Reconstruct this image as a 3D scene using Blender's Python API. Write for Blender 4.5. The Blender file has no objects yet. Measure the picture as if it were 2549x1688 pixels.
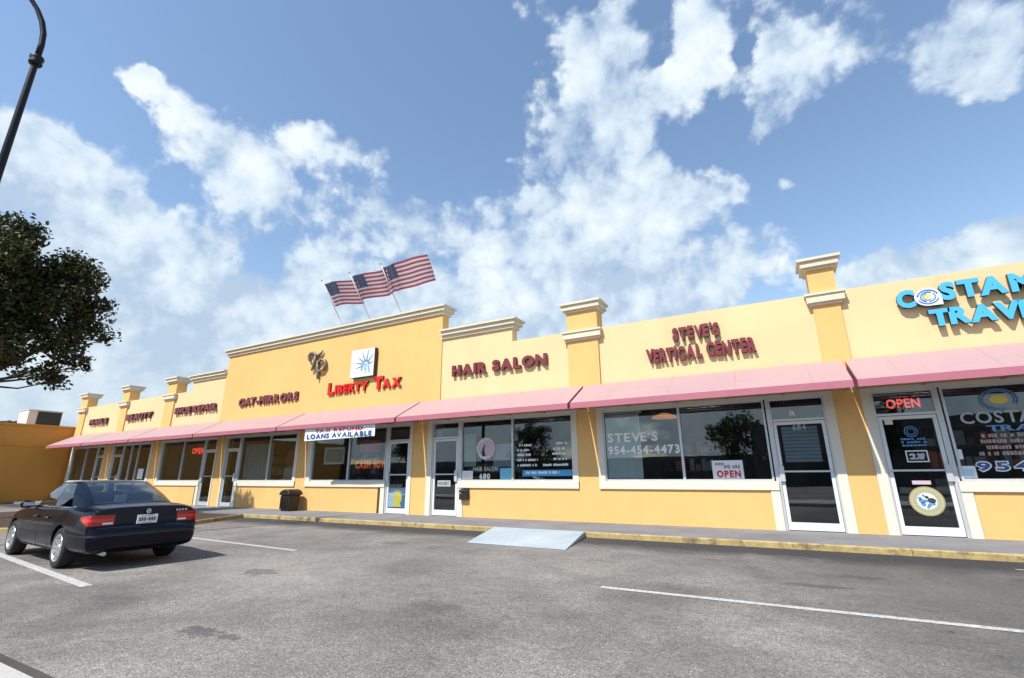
import bpy, bmesh, math, random
from mathutils import Vector, Matrix, Euler
random.seed(7)
PI = math.pi
scene = bpy.context.scene
COL = scene.collection
G = 1.23            # height of the lens above the asphalt
YW = 12.0           # plane of the shop fronts
SW = 0.10           # top of the pavement
KY = 9.95           # kerb line
S_ALL = 1.195       # everything is laid out in these units and scaled to metres at the end

# ---------------------------------------------------------------- materials
def new_mat(name):
    m = bpy.data.materials.new(name); m.use_nodes = True
    nt = m.node_tree; nt.nodes.clear()
    out = nt.nodes.new('ShaderNodeOutputMaterial')
    return m, nt, out
def N(nt, t, **kw):
    n = nt.nodes.new(t)
    for k, v in kw.items():
        setattr(n, k, v)
    return n
def link(nt, a, b): nt.links.new(a, b)
def pbsdf(nt, out, col=(.5,.5,.5), rough=.6, metal=0., spec=.5, coat=0., emit=None, es=0.):
    b = N(nt, 'ShaderNodeBsdfPrincipled')
    b.inputs['Base Color'].default_value = (*col, 1)
    b.inputs['Roughness'].default_value = rough
    b.inputs['Metallic'].default_value = metal
    b.inputs['Specular IOR Level'].default_value = spec
    b.inputs['Coat Weight'].default_value = coat
    if emit:
        b.inputs['Emission Color'].default_value = (*emit, 1)
        b.inputs['Emission Strength'].default_value = es
    link(nt, b.outputs[0], out.inputs[0])
    return b
def ramp(nt, fac, stops):
    r = N(nt, 'ShaderNodeValToRGB')
    e = r.color_ramp.elements
    while len(e) < len(stops): e.new(.5)
    for i, (p, c) in enumerate(stops):
        e[i].position = p; e[i].color = (*c, 1) if len(c) == 3 else c
    link(nt, fac, r.inputs[0]); return r.outputs[0]
def noise(nt, vec, scale, detail=4, rough=.55, dist=0.):
    n = N(nt, 'ShaderNodeTexNoise')
    n.inputs['Scale'].default_value = scale; n.inputs['Detail'].default_value = detail
    n.inputs['Roughness'].default_value = rough; n.inputs['Distortion'].default_value = dist
    link(nt, vec, n.inputs['Vector']); return n.outputs['Fac']
def math_(nt, op, a, b=None, c=None, clamp=False):
    n = N(nt, 'ShaderNodeMath', operation=op); n.use_clamp = clamp
    for i, v in enumerate((a, b, c)):
        if v is None: continue
        if isinstance(v, (int, float)): n.inputs[i].default_value = v
        else: link(nt, v, n.inputs[i])
    return n.outputs[0]
def mix(nt, fac, a, b, mode='MIX'):
    n = N(nt, 'ShaderNodeMix', data_type='RGBA', blend_type=mode)
    if isinstance(fac, (int, float)): n.inputs[0].default_value = fac
    else: link(nt, fac, n.inputs[0])
    for i, v in ((6, a), (7, b)):
        if isinstance(v, tuple): n.inputs[i].default_value = (*v, 1)
        else: link(nt, v, n.inputs[i])
    return n.outputs[2]
def pos(nt):
    v = N(nt, 'ShaderNodeVectorMath', operation='SCALE'); link(nt, N(nt, 'ShaderNodeNewGeometry').outputs['Position'], v.inputs[0])
    v.inputs['Scale'].default_value = 1/S_ALL; return v.outputs[0]
def bump(nt, b, h, strength=.3, dist=.02):
    n = N(nt, 'ShaderNodeBump'); n.inputs['Strength'].default_value = strength
    n.inputs['Distance'].default_value = dist
    link(nt, h, n.inputs['Height']); link(nt, n.outputs[0], b.inputs['Normal'])

def stucco(name, col, var=.13, dirt=True):
    """painted render: fine grain, slow tonal drift, a few rain streaks"""
    m, nt, out = new_mat(name); b = pbsdf(nt, out, col, .85, spec=.25)
    p = pos(nt)
    big = noise(nt, p, .55, 5, .6)
    c = mix(nt, big, tuple(x*(1-var) for x in col), tuple(min(1, x*(1+var*.8)) for x in col))
    mp = N(nt, 'ShaderNodeMapping'); mp.inputs['Scale'].default_value = (2.1, 2.1, .28); link(nt, p, mp.inputs[0])
    st = noise(nt, mp.outputs[0], 1.0, 3, .5)
    stf = ramp(nt, st, [(.52, (0, 0, 0)), (.78, (1, 1, 1))])
    if dirt: c = mix(nt, math_(nt, 'MULTIPLY', stf, .11), c, (col[0]*.6, col[1]*.55, col[2]*.5))
    pt = ramp(nt, noise(nt, p, 1.7, 6, .7, .8), [(.60, (0, 0, 0)), (.70, (1, 1, 1))])
    c = mix(nt, math_(nt, 'MULTIPLY', pt, .10), c, tuple(x*.72 for x in col))
    sp = noise(nt, p, 38, 3, .7)
    c = mix(nt, .10, c, ramp(nt, sp, [(.3, (.35, .3, .25)), (.7, (1, 1, 1))]), 'MULTIPLY')
    link(nt, c, b.inputs['Base Color']); bump(nt, b, noise(nt, p, 70, 3, .6), .35, .012)
    return m
def paint(name, col, rough=.45, metal=0., coat=0., var=.06, spec=.5, scale=6):
    m, nt, out = new_mat(name); b = pbsdf(nt, out, col, rough, metal, spec, coat)
    f = noise(nt, pos(nt), scale, 5, .6)
    link(nt, mix(nt, f, tuple(x*(1-var) for x in col), tuple(min(1, x*(1+var)) for x in col)), b.inputs['Base Color'])
    r = math_(nt, 'MULTIPLY_ADD', f, .14, max(.02, rough-.07)); link(nt, r, b.inputs['Roughness'])
    return m
def glow(name, col, s):
    m, nt, out = new_mat(name); pbsdf(nt, out, tuple(x*.5 for x in col), .4, emit=col, es=s); return m
def glass(name, tint, gloss=.06, refl=(.9, .95, 1.)):
    """window glass: tinted see-through plus Fresnel reflection"""
    m, nt, out = new_mat(name)
    t = N(nt, 'ShaderNodeBsdfTransparent'); t.inputs[0].default_value = (*tint, 1)
    g = N(nt, 'ShaderNodeBsdfGlossy'); g.inputs[0].default_value = (*refl, 1); g.inputs['Roughness'].default_value = .012
    f = N(nt, 'ShaderNodeLayerWeight'); f.inputs['Blend'].default_value = .5
    sch = math_(nt, 'MULTIPLY_ADD', math_(nt, 'POWER', f.outputs['Facing'], 5.0), .955, .045)
    nz = noise(nt, pos(nt), .9, 2, .5)
    bp = N(nt, 'ShaderNodeBump'); bp.inputs['Strength'].default_value = .05; bp.inputs['Distance'].default_value = .03
    link(nt, nz, bp.inputs['Height']); link(nt, bp.outputs[0], g.inputs['Normal'])
    fac = math_(nt, 'ADD', sch, gloss, clamp=True)
    ms = N(nt, 'ShaderNodeMixShader'); link(nt, fac, ms.inputs[0]); link(nt, t.outputs[0], ms.inputs[1]); link(nt, g.outputs[0], ms.inputs[2])
    link(nt, ms.outputs[0], out.inputs[0]); return m

M = {}
M['orange'] = stucco('orange_render', (.785, .478, .178))
M['cream'] = stucco('cream_render', (.765, .580, .320))
M['trim'] = stucco('off_white_render', (.720, .680, .570), .05)
M['mould'] = stucco('cream_moulding', (.700, .630, .480), .08)
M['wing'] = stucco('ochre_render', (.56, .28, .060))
M['alu'] = paint('mill_aluminium', (.60, .62, .63), .38, .35, var=.08)
M['alu_dark'] = paint('dark_gap', (.06, .06, .06), .6)
M['white_paint'] = paint('white_door_paint', (.70, .71, .70), .4, var=.05)
M['glass'] = glass('shop_glass', (.78, .82, .81), .045)
M['black'] = paint('black_plastic', (.018, .017, .017), .45)
M['bin'] = paint('dark_brown_plastic', (.018, .012, .009), .5)
M['letter_face'] = paint('maroon_acrylic', (.185, .028, .032), .35)
M['letter_side'] = paint('bronze_return', (.045, .030, .024), .45)
M['red_face'] = paint('red_acrylic', (.72, .018, .014), .28)
M['red_side'] = paint('dark_red_return', (.10, .012, .01), .45)
M['blue_face'] = paint('sky_blue_acrylic', (.075, .42, .72), .28)
M['blue_side'] = paint('black_return', (.015, .018, .022), .45)
M['grey_metal'] = paint('pewter_letters', (.20, .175, .14), .5, .3)
M['white_face'] = paint('white_acrylic', (.66, .69, .72), .30)
M['navy_ink'] = paint('navy_ink', (.04, .09, .26), .4)
M['ink_grey'] = paint('grey_blue_ink', (.16, .22, .32), .4)
M['mid_blue_ink'] = paint('mid_blue_ink', (.12, .28, .55), .4)
M['pale_blue_ink'] = paint('pale_blue_ink', (.45, .62, .80), .4)
M['yellow_ink'] = paint('yellow_ink', (.78, .66, .12), .4)
M['vinyl'] = paint('white_vinyl', (.80, .82, .82), .45)
M['vinyl_dim'] = paint('faded_vinyl', (.42, .46, .48), .5)
M['vinyl_rose'] = paint('rose_vinyl', (.56, .44, .50), .5)
M['vinyl_brown'] = paint('brown_pink_vinyl', (.40, .27, .26), .5)
M['vinyl_blue'] = paint('blue_vinyl', (.05, .30, .58), .5)
M['vinyl_cyan'] = paint('cyan_paper', (.14, .46, .66), .5)
M['paper'] = paint('white_paper', (.76, .76, .77), .7)
M['grey_paper'] = paint('grey_paper', (.34, .37, .35), .7)
M['red_ink'] = paint('red_ink', (.55, .03, .06), .5)
M['dark_ink'] = paint('dark_ink', (.03, .03, .035), .5)
M['orange_ink'] = paint('orange_ink', (.75, .16, .03), .5)
M['neon_red'] = glow('red_neon', (1., .07, .05), 1.2)
M['neon_orange'] = glow('orange_neon', (1., .16, .02), .42)
M['lamp_warm'] = glow('warm_lamp_shade', (1., .36, .10), .38)
M['post'] = paint('black_enamel', (.006, .007, .011), .5, spec=.3)
M['steel'] = paint('galvanised_steel', (.45, .46, .47), .35, .8)
M['ac_dark'] = paint('dark_louvre', (.030, .048, .052), .6)
M['ac_light'] = paint('pale_sheet_metal', (.62, .64, .63), .5)
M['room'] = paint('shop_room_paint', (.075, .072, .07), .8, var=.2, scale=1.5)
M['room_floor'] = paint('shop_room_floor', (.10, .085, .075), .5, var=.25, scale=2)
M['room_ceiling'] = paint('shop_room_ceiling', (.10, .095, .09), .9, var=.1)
M['furniture'] = paint('dark_wood', (.07, .045, .03), .5, var=.3)
M['blind'] = paint('pale_blind', (.70, .76, .78), .6, var=.08)
M['blind_dark'] = paint('taupe_blind', (.14, .125, .11), .7, var=.15)
M['teal_cloth'] = paint('grey_teal_cloth', (.30, .41, .41), .8, var=.25, scale=2)
M['sage_paper'] = paint('sage_poster', (.40, .48, .43), .6, var=.2, scale=3)
M['slate_paper'] = paint('slate_poster', (.36, .41, .50), .6, var=.2, scale=3)
M['tube'] = glow('fluorescent_diffuser', (.85, .95, 1.), 1.6)
M['curtain'] = paint('brown_blind', (.07, .045, .03), .8, var=.15)
M['seal_rim'] = paint('gold_rim', (.33, .28, .12), .5)
M['seal_ring'] = paint('cream_ring', (.44, .42, .27), .5)
M['across'] = stucco('grey_render', (.13, .125, .12))
M['tar'] = paint('flat_roofing', (.30, .29, .27), .9, var=.2)

def mat_awning():
    m, nt, out = new_mat('dusty_pink_canvas'); b = pbsdf(nt, out, (.47, .20, .235), .55, spec=.35)
    p = pos(nt); n1 = noise(nt, p, .7, 5, .6)
    c = mix(nt, n1, (.385, .232, .236), (.455, .292, .290))
    mp = N(nt, 'ShaderNodeMapping'); mp.inputs['Scale'].default_value = (9, .6, .6); link(nt, p, mp.inputs[0])
    st = ramp(nt, noise(nt, mp.outputs[0], 1, 3, .5), [(.55, (0, 0, 0)), (.8, (1, 1, 1))])
    c = mix(nt, math_(nt, 'MULTIPLY', st, .25), c, (.36, .20, .20))
    link(nt, c, b.inputs['Base Color'])
    b.inputs['Sheen Weight'].default_value = .3; b.inputs['Sheen Roughness'].default_value = .4
    sx = N(nt, 'ShaderNodeSeparateXYZ'); link(nt, p, sx.inputs[0])
    fr = math_(nt, 'FRACT', math_(nt, 'MULTIPLY', sx.outputs[0], .72)); sm = math_(nt, 'LESS_THAN', math_(nt, 'ABSOLUTE', math_(nt, 'SUBTRACT', fr, .5)), .012)
    c = mix(nt, math_(nt, 'MULTIPLY', sm, .18), c, (.26, .10, .12)); link(nt, c, b.inputs['Base Color'])
    bump(nt, b, math_(nt, 'ADD', math_(nt, 'MULTIPLY', noise(nt, p, 3.2, 4, .6), 1.0), math_(nt, 'MULTIPLY', sm, -.3)), .35, .05)
    return m
M['awning'] = mat_awning()
M['valance'] = paint('rose_valance', (.42, .135, .18), .6, var=.14, scale=3)

def mat_asphalt():
    m, nt, out = new_mat('worn_asphalt'); b = pbsdf(nt, out, (.2, .2, .2), .92, spec=.22)
    p = pos(nt); sx = N(nt, 'ShaderNodeSeparateXYZ'); link(nt, p, sx.inputs[0])
    X, Y = sx.outputs[0], sx.outputs[1]
    fine = noise(nt, p, 55, 4, .8); mid = noise(nt, p, 9, 5, .7); big = noise(nt, p, .38, 6, .62)
    vo = N(nt, 'ShaderNodeTexVoronoi'); vo.inputs['Scale'].default_value = 75; link(nt, p, vo.inputs['Vector'])
    c = ramp(nt, big, [(.30, (.120, .113, .104)), (.48, (.222, .208, .188)), (.70, (.318, .295, .264))])
    c = mix(nt, .55, c, ramp(nt, mid, [(.25, (.55, .55, .56)), (.75, (1.35, 1.33, 1.3))]), 'MULTIPLY')
    c = mix(nt, .75, c, ramp(nt, fine, [(.28, (.10, .10, .11)), (.5, (.95, .95, .95)), (.72, (2.1, 2.05, 1.98))]), 'MULTIPLY')
    fin2 = noise(nt, p, 21, 4, .8)
    c = mix(nt, .6, c, ramp(nt, fin2, [(.30, (.45, .45, .46)), (.5, (1, 1, 1)), (.70, (1.5, 1.48, 1.44))]), 'MULTIPLY')
    c = mix(nt, .45, c, ramp(nt, vo.outputs['Color'], [(.1, (.55, .55, .56)), (.9, (1.4, 1.38, 1.34))]), 'MULTIPLY')
    wob = math_(nt, 'MULTIPLY_ADD', noise(nt, p, 1.3, 6, .7), 1.6, -.8)
    wob2 = math_(nt, 'MULTIPLY_ADD', noise(nt, p, 6.5, 6, .75), 5.0, -2.5)
    # darker, oily asphalt along the gutter and a newer patch to the right
    d1 = math_(nt, 'MULTIPLY_ADD', math_(nt, 'ADD', math_(nt, 'ADD', X, math_(nt, 'MULTIPLY', Y, .28)), math_(nt, 'MULTIPLY', wob, 1.8)), .62, -.75, clamp=True)
    c = mix(nt, math_(nt, 'MULTIPLY', d1, .62), c, (.085, .084, .080))
    # oil blotches
    def spot(cx, cy, rx, ry, k):
        ux = math_(nt, 'MULTIPLY', math_(nt, 'SUBTRACT', X, cx), 1/rx); uy = math_(nt, 'MULTIPLY', math_(nt, 'SUBTRACT', Y, cy), 1/ry)
        d = math_(nt, 'ADD', math_(nt, 'MULTIPLY', ux, ux), math_(nt, 'MULTIPLY', uy, uy))
        d = math_(nt, 'ADD', d, wob2)
        return math_(nt, 'MULTIPLY', math_(nt, 'SUBTRACT', 1.0, math_(nt, 'MULTIPLY_ADD', d, 2.2, -1.2, clamp=True)), k)
    for s in ((-4.45, 2.64, .24, .13, .62), (-4.08, 2.68, .13, .07, .55), (.1, 6.9, .45, .12, .5), (-.35, 2.95, .3, .16, .45), (1.5, 3.6, .6, .3, .4), (-2.6, 7.4, .35, .15, .25), (-1.2, 8.2, .2, .1, .3), (-6.4, 4.5, .3, .22, .5), (-6.8, 7.5, .4, .2, .4), (.6, 7.7, .3, .15, .5), (1.9, 4.5, .5, .25, .5), (-3.2, 4.2, .35, .16, .3), (2.6, 8.3, .5, .25, .5)):
        c = mix(nt, spot(*s), c, (.055, .052, .052))
    trk = math_(nt, 'MULTIPLY', ramp(nt, noise(nt, p, .55, 4, .6, 1.2), [(.45, (0, 0, 0)), (.62, (1, 1, 1))]), .45)
    c = mix(nt, trk, c, mix(nt, .7, c, (.085, .083, .080)))
    pit = ramp(nt, noise(nt, p, 5.5, 7, .8, .4), [(.60, (0, 0, 0)), (.72, (1, 1, 1))])
    c = mix(nt, math_(nt, 'MULTIPLY', pit, .75), c, (.085, .082, .078))
    pale = ramp(nt, noise(nt, p, .9, 5, .65, .6), [(.60, (0, 0, 0)), (.74, (1, 1, 1))])
    c = mix(nt, math_(nt, 'MULTIPLY', pale, .22), c, (.36, .34, .31))
    blots = ramp(nt, noise(nt, p, 2.6, 5, .7, .8), [(.61, (0, 0, 0)), (.69, (1, 1, 1))])
    c = mix(nt, math_(nt, 'MULTIPLY', blots, math_(nt, 'MULTIPLY_ADD', d1, .75, .18)), c, (.05, .05, .05))
    gut = math_(nt, 'MULTIPLY_ADD', math_(nt, 'ADD', Y, math_(nt, 'MULTIPLY', wob, .7)), 1.4, -11.9, clamp=True)
    gut = math_(nt, 'MULTIPLY', gut, math_(nt, 'LESS_THAN', Y, 13))
    c = mix(nt, math_(nt, 'MULTIPLY', gut, .88), c, mix(nt, ramp(nt, fin2, [(.35, (0, 0, 0)), (.65, (1, 1, 1))]), (.026, .024, .025), (.062, .058, .058)))
    # hairline cracks
    vc = N(nt, 'ShaderNodeTexVoronoi', feature='DISTANCE_TO_EDGE'); vc.inputs['Scale'].default_value = .42
    wv = N(nt, 'ShaderNodeVectorMath', operation='ADD'); link(nt, p, wv.inputs[0])
    nn = N(nt, 'ShaderNodeTexNoise'); nn.inputs['Scale'].default_value = 1.4; nn.inputs['Detail'].default_value = 5; link(nt, p, nn.inputs['Vector'])
    link(nt, nn.outputs['Color'], wv.inputs[1]); link(nt, wv.outputs[0], vc.inputs['Vector'])
    ck = ramp(nt, vc.outputs['Distance'], [(.0, (1, 1, 1)), (.011, (0, 0, 0))])
    c = mix(nt, math_(nt, 'MULTIPLY', ck, .22), c, (.06, .058, .055))
    link(nt, c, b.inputs['Base Color'])
    h = math_(nt, 'ADD', fine, math_(nt, 'MULTIPLY', vo.outputs['Distance'], -.8)); bump(nt, b, h, .55, .012)
    return m
M['asphalt'] = mat_asphalt()
def mat_concrete(name, a, c2, sc=1.0):
    m, nt, out = new_mat(name); b = pbsdf(nt, out, a, .9, spec=.2); p = pos(nt)
    c = mix(nt, ramp(nt, noise(nt, p, .8*sc, 6, .65), [(.3, (0, 0, 0)), (.7, (1, 1, 1))]), a, c2)
    c = mix(nt, .4, c, ramp(nt, noise(nt, p, 40, 4, .7), [(.3, (.6, .6, .6)), (.7, (1.3, 1.3, 1.3))]), 'MULTIPLY')
    sp = ramp(nt, noise(nt, p, 4.2, 5, .75, 1.), [(.62, (0, 0, 0)), (.74, (1, 1, 1))])
    c = mix(nt, math_(nt, 'MULTIPLY', sp, .45), c, tuple(x*.42 for x in a))
    link(nt, c, b.inputs['Base Color']); bump(nt, b, noise(nt, p, 60, 3, .7), .3, .01)
    return m
M['concrete'] = mat_concrete('pavement_concrete', (.17, .168, .172), (.25, .245, .25))
M['verge'] = mat_concrete('pale_concrete', (.40, .385, .35), (.50, .48, .44))
M['ramp_paint'] = mat_concrete('pale_blue_deck_paint', (.33, .39, .41), (.45, .49, .50), 1.2)
M['soil'] = mat_concrete('planting_soil', (.050, .034, .024), (.085, .058, .040), 3)
def mat_kerb():
    m, nt, out = new_mat('worn_yellow_kerb'); b = pbsdf(nt, out, (.6, .45, .1), .8, spec=.25); p = pos(nt)
    w = ramp(nt, noise(nt, p, 3.4, 7, .75, .5), [(.40, (0, 0, 0)), (.60, (1, 1, 1))])
    w2 = ramp(nt, noise(nt, p, 14, 5, .7), [(.35, (0, 0, 0)), (.65, (1, 1, 1))])
    c = mix(nt, math_(nt, 'MULTIPLY', w, .9), (.47, .36, .150), (.26, .19, .10))
    c = mix(nt, math_(nt, 'MULTIPLY', w2, .45), c, (.55, .41, .15))
    d = ramp(nt, noise(nt, p, 1.7, 6, .8, 1.), [(.52, (0, 0, 0)), (.62, (1, 1, 1))])
    c = mix(nt, math_(nt, 'MULTIPLY', d, .8), c, (.13, .105, .07))
    link(nt, c, b.inputs['Base Color']); bump(nt, b, noise(nt, p, 30, 4, .7), .5, .02); return m
M['kerb'] = mat_kerb()
def mat_line():
    m, nt, out = new_mat('worn_white_line_paint'); b = pbsdf(nt, out, (.7, .7, .68), .8, spec=.25); p = pos(nt)
    w = ramp(nt, noise(nt, p, 26, 6, .8), [(.44, (0, 0, 0)), (.60, (1, 1, 1))])
    c = mix(nt, math_(nt, 'MULTIPLY', w, .85), (.56, .55, .52), (.25, .24, .23))
    c = mix(nt, .35, c, ramp(nt, noise(nt, p, 3, 4, .6), [(.3, (.7, .7, .7)), (.7, (1.1, 1.1, 1.1))]), 'MULTIPLY')
    link(nt, c, b.inputs['Base Color']); return m
M['line'] = mat_line()
def mat_leaf(name, a, b2):
    m, nt, out = new_mat(name)
    d = N(nt, 'ShaderNodeBsdfPrincipled'); d.inputs['Roughness'].default_value = .5; d.inputs['Specular IOR Level'].default_value = .35
    t = N(nt, 'ShaderNodeBsdfTranslucent')
    rnd = N(nt, 'ShaderNodeNewGeometry').outputs['Random Per Island']
    c = mix(nt, rnd, a, b2); c = mix(nt, ramp(nt, noise(nt, pos(nt), .9, 3, .5), [(.35, (0, 0, 0)), (.7, (.6, .6, .6))]), c, tuple(x*.55 for x in a))
    link(nt, c, d.inputs['Base Color']); link(nt, c, t.inputs[0])
    ms = N(nt, 'ShaderNodeMixShader'); ms.inputs[0].default_value = .18
    link(nt, d.outputs[0], ms.inputs[1]); link(nt, t.outputs[0], ms.inputs[2]); link(nt, ms.outputs[0], out.inputs[0]); return m
M['leaf'] = mat_leaf('dark_olive_leaf', (.026, .034, .010), (.085, .088, .024))
M['leaf2'] = mat_leaf('green_leaf', (.035, .060, .015), (.075, .11, .03))
M['bark'] = mat_concrete('bark', (.075, .058, .045), (.14, .11, .085), 5)
def mat_flag(name, col):
    m, nt, out = new_mat(name); d = N(nt, 'ShaderNodeBsdfPrincipled'); d.inputs['Roughness'].default_value = .7
    d.inputs['Base Color'].default_value = (*col, 1); t = N(nt, 'ShaderNodeBsdfTranslucent'); t.inputs[0].default_value = (*col, 1)
    ms = N(nt, 'ShaderNodeMixShader'); ms.inputs[0].default_value = .35
    link(nt, d.outputs[0], ms.inputs[1]); link(nt, t.outputs[0], ms.inputs[2]); link(nt, ms.outputs[0], out.inputs[0]); return m
M['flag_red'] = mat_flag('flag_red', (.50, .10, .13)); M['flag_white'] = mat_flag('flag_white', (.78, .76, .76)); M['flag_blue'] = mat_flag('flag_blue', (.075, .09, .18))
# car
def mat_carpaint():
    m, nt, out = new_mat('black_blue_car_paint'); b = pbsdf(nt, out, (.0022, .0035, .010), .14, spec=.14, coat=.18)
    b.inputs['Coat Roughness'].default_value = .035
    f = noise(nt, N(nt, 'ShaderNodeTexCoord').outputs['Object'], 5, 4, .6)
    link(nt, math_(nt, 'MULTIPLY_ADD', f, .12, .16), b.inputs['Roughness']); return m
M['car'] = mat_carpaint()
M['car_glass'] = glass('tinted_car_glass', (.36, .40, .45), .03)
M['rubber'] = paint('tyre_rubber', (.014, .014, .014), .8, var=.3, scale=20)
M['alloy'] = paint('silver_alloy', (.62, .63, .64), .28, .75)
M['tail_red'] = paint('red_tail_lens', (.33, .004, .004), .2, coat=.3, spec=.3)
M['tail_bright'] = paint('bright_red_lens', (.62, .025, .008), .2, coat=.3, spec=.3)
M['chrome'] = paint('chrome', (.75, .76, .78), .12, 1.)
M['plate'] = paint('number_plate_white', (.72, .73, .70), .5)
M['seam'] = paint('panel_gap', (.003, .003, .003), .8)
M['car_trim'] = paint('black_car_trim', (.012, .012, .014), .5)
M['seat'] = paint('grey_car_upholstery', (.09, .09, .095), .8)

# ---------------------------------------------------------------- mesh helpers
ROOT = {}
class MB:
    """collects simple shapes in world (or thing-local) coordinates and links them as ONE mesh object"""
    def __init__(s): s.bm = bmesh.new()
    def box(s, x0, x1, y0, y1, z0, z1, mi=0):
        v = [s.bm.verts.new((x, y, z)) for z in (z0, z1) for y in (y0, y1) for x in (x0, x1)]
        for a in ((0, 2, 3, 1), (4, 5, 7, 6), (0, 1, 5, 4), (2, 6, 7, 3), (0, 4, 6, 2), (1, 3, 7, 5)):
            f = s.bm.faces.new([v[i] for i in a]); f.material_index = mi
        return s
    def prism(s, pts, d, mi=0, side=None):
        """polygon pts (3-D) extruded by vector d"""
        d = Vector(d); n = len(pts)
        a = [s.bm.verts.new(Vector(p)) for p in pts]; b = [s.bm.verts.new(Vector(p)+d) for p in pts]
        f = s.bm.faces.new(a); f.material_index = mi
        f = s.bm.faces.new(b[::-1]); f.material_index = mi if side is None else side
        for i in range(n):
            f = s.bm.faces.new((a[(i+1) % n], a[i], b[i], b[(i+1) % n])); f.material_index = mi if side is None else side
        return s
    def quad(s, pts, mi=0):
        f = s.bm.faces.new([s.bm.verts.new(p) for p in pts]); f.material_index = mi; return s
    def tube(s, pts, r, seg=10, mi=0, cap=True):
        """swept tube through pts; r a number or one per point"""
        pts = [Vector(p) for p in pts]; rs = r if isinstance(r, (list, tuple)) else [r]*len(pts)
        rings = []; up = None
        for i, p in enumerate(pts):
            t = (pts[min(i+1, len(pts)-1)] - pts[max(i-1, 0)]).normalized()
            if up is None:
                up = Vector((0, 0, 1)) if abs(t.z) < .9 else Vector((1, 0, 0))
            u = t.cross(up).normalized(); w = u.cross(t).normalized(); up = w
            rings.append([s.bm.verts.new(p + (u*math.cos(2*PI*k/seg) + w*math.sin(2*PI*k/seg))*rs[i]) for k in range(seg)])
        for i in range(len(rings)-1):
            for k in range(seg):
                f = s.bm.faces.new((rings[i][k], rings[i+1][k], rings[i+1][(k+1) % seg], rings[i][(k+1) % seg])); f.material_index = mi; f.smooth = True
        if cap:
            f = s.bm.faces.new(rings[0]); f.material_index = mi
            f = s.bm.faces.new(rings[-1][::-1]); f.material_index = mi
        return s
    def lathe(s, prof, c, axis='y', seg=32, mi=0, smooth=True):
        """profile [(r, h)] turned round an axis through c"""
        rings = []
        for r, h in prof:
            ring = []
            for k in range(seg):
                a = 2*PI*k/seg; u, w = r*math.cos(a), r*math.sin(a)
                ring.append(s.bm.verts.new(Vector(c) + (Vector((u, h, w)) if axis == 'y' else Vector((u, w, h)))))
            rings.append(ring)
        for i in range(len(rings)-1):
            for k in range(seg):
                f = s.bm.faces.new((rings[i][k], rings[i][(k+1) % seg], rings[i+1][(k+1) % seg], rings[i+1][k])); f.material_index = mi; f.smooth = smooth
        return s
    def disc(s, c, r, depth, seg=32, mi=0, side=None, sx=1.):
        return s.prism([(c[0]+r*sx*math.cos(2*PI*k/seg), c[1], c[2]+r*math.sin(2*PI*k/seg)) for k in range(seg)], (0, depth, 0), mi, side)
    def build(s, name, mats, parent=None, bevel=0., recalc=True):
        if recalc: bmesh.ops.recalc_face_normals(s.bm, faces=s.bm.faces)
        if bevel:
            bmesh.ops.bevel(s.bm, geom=list(s.bm.edges), offset=bevel, segments=1, affect='EDGES', clamp_overlap=True)
        me = bpy.data.meshes.new(name); 
        if parent is not None and parent.name in ROOT:
            bmesh.ops.translate(s.bm, vec=-ROOT[parent.name], verts=s.bm.verts)
        s.bm.to_mesh(me); s.bm.free()
        for m in (mats if isinstance(mats, (list, tuple)) else [mats]): me.materials.append(M[m] if isinstance(m, str) else m)
        return link_obj(name, me, parent)
def link_obj(name, me, parent=None):
    o = bpy.data.objects.new(name, me); COL.objects.link(o)
    if parent is not None:
        o.parent = parent
        if parent.name in ROOT: ROOT[o.name] = ROOT[parent.name]
    return o
def tag(o, label, cat, group=None):
    o['label'] = label; o['category'] = cat
    if group: o['group'] = group
    return o
def thing(name, label, cat, loc=(0, 0, 0), group=None):
    o = bpy.data.objects.new(name, None); COL.objects.link(o); o.location = loc
    o.empty_display_size = .2; ROOT[o.name] = Vector(loc)
    return tag(o, label, cat, group)
def struct(o): o['kind'] = 'structure'; return o

_tc = {}
def char_bm(ch, off=0.):
    """outline mesh of one character (flat faces in XY), its box and advance"""
    key = (ch, off)
    if key not in _tc:
        cu = bpy.data.curves.new('t', 'FONT'); cu.body = ch; cu.size = 1.; cu.offset = off; cu.resolution_u = 3
        o = bpy.data.objects.new('t', cu); COL.objects.link(o)
        bpy.context.view_layer.update()
        me = bpy.data.meshes.new_from_object(o.evaluated_get(bpy.context.evaluated_depsgraph_get()))
        bpy.data.objects.remove(o)
        xs = [v.co.x for v in me.vertices]; ys = [v.co.y for v in me.vertices]
        _tc[key] = (me, min(xs), max(xs), min(ys), max(ys))
    return _tc[key]
def layout(text, off, gap=.10, space=.34, small=None):
    """[(char, x, scale)] and width, cap height 1 em*.7"""
    x = 0.; res = []
    for i, ch in enumerate(text):
        if ch == ' ': x += space; continue
        sc = small if (small and not (i == 0 or text[i-1] == ' ')) else 1.
        me, a, b, c, d = char_bm(ch, off)
        res.append((ch, x - a*sc, sc)); nx = text[i+1] if i+1 < len(text) else ''
        k = -.13 if (ch+nx) in ('RT', 'TA', 'AV', 'VE', 'LT', 'AT', 'TY', 'RA', 'TR', 'PA') else 0.
        x += (b-a)*sc + (gap+k)*sc
    return res, x - gap
CAP = .70
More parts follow.
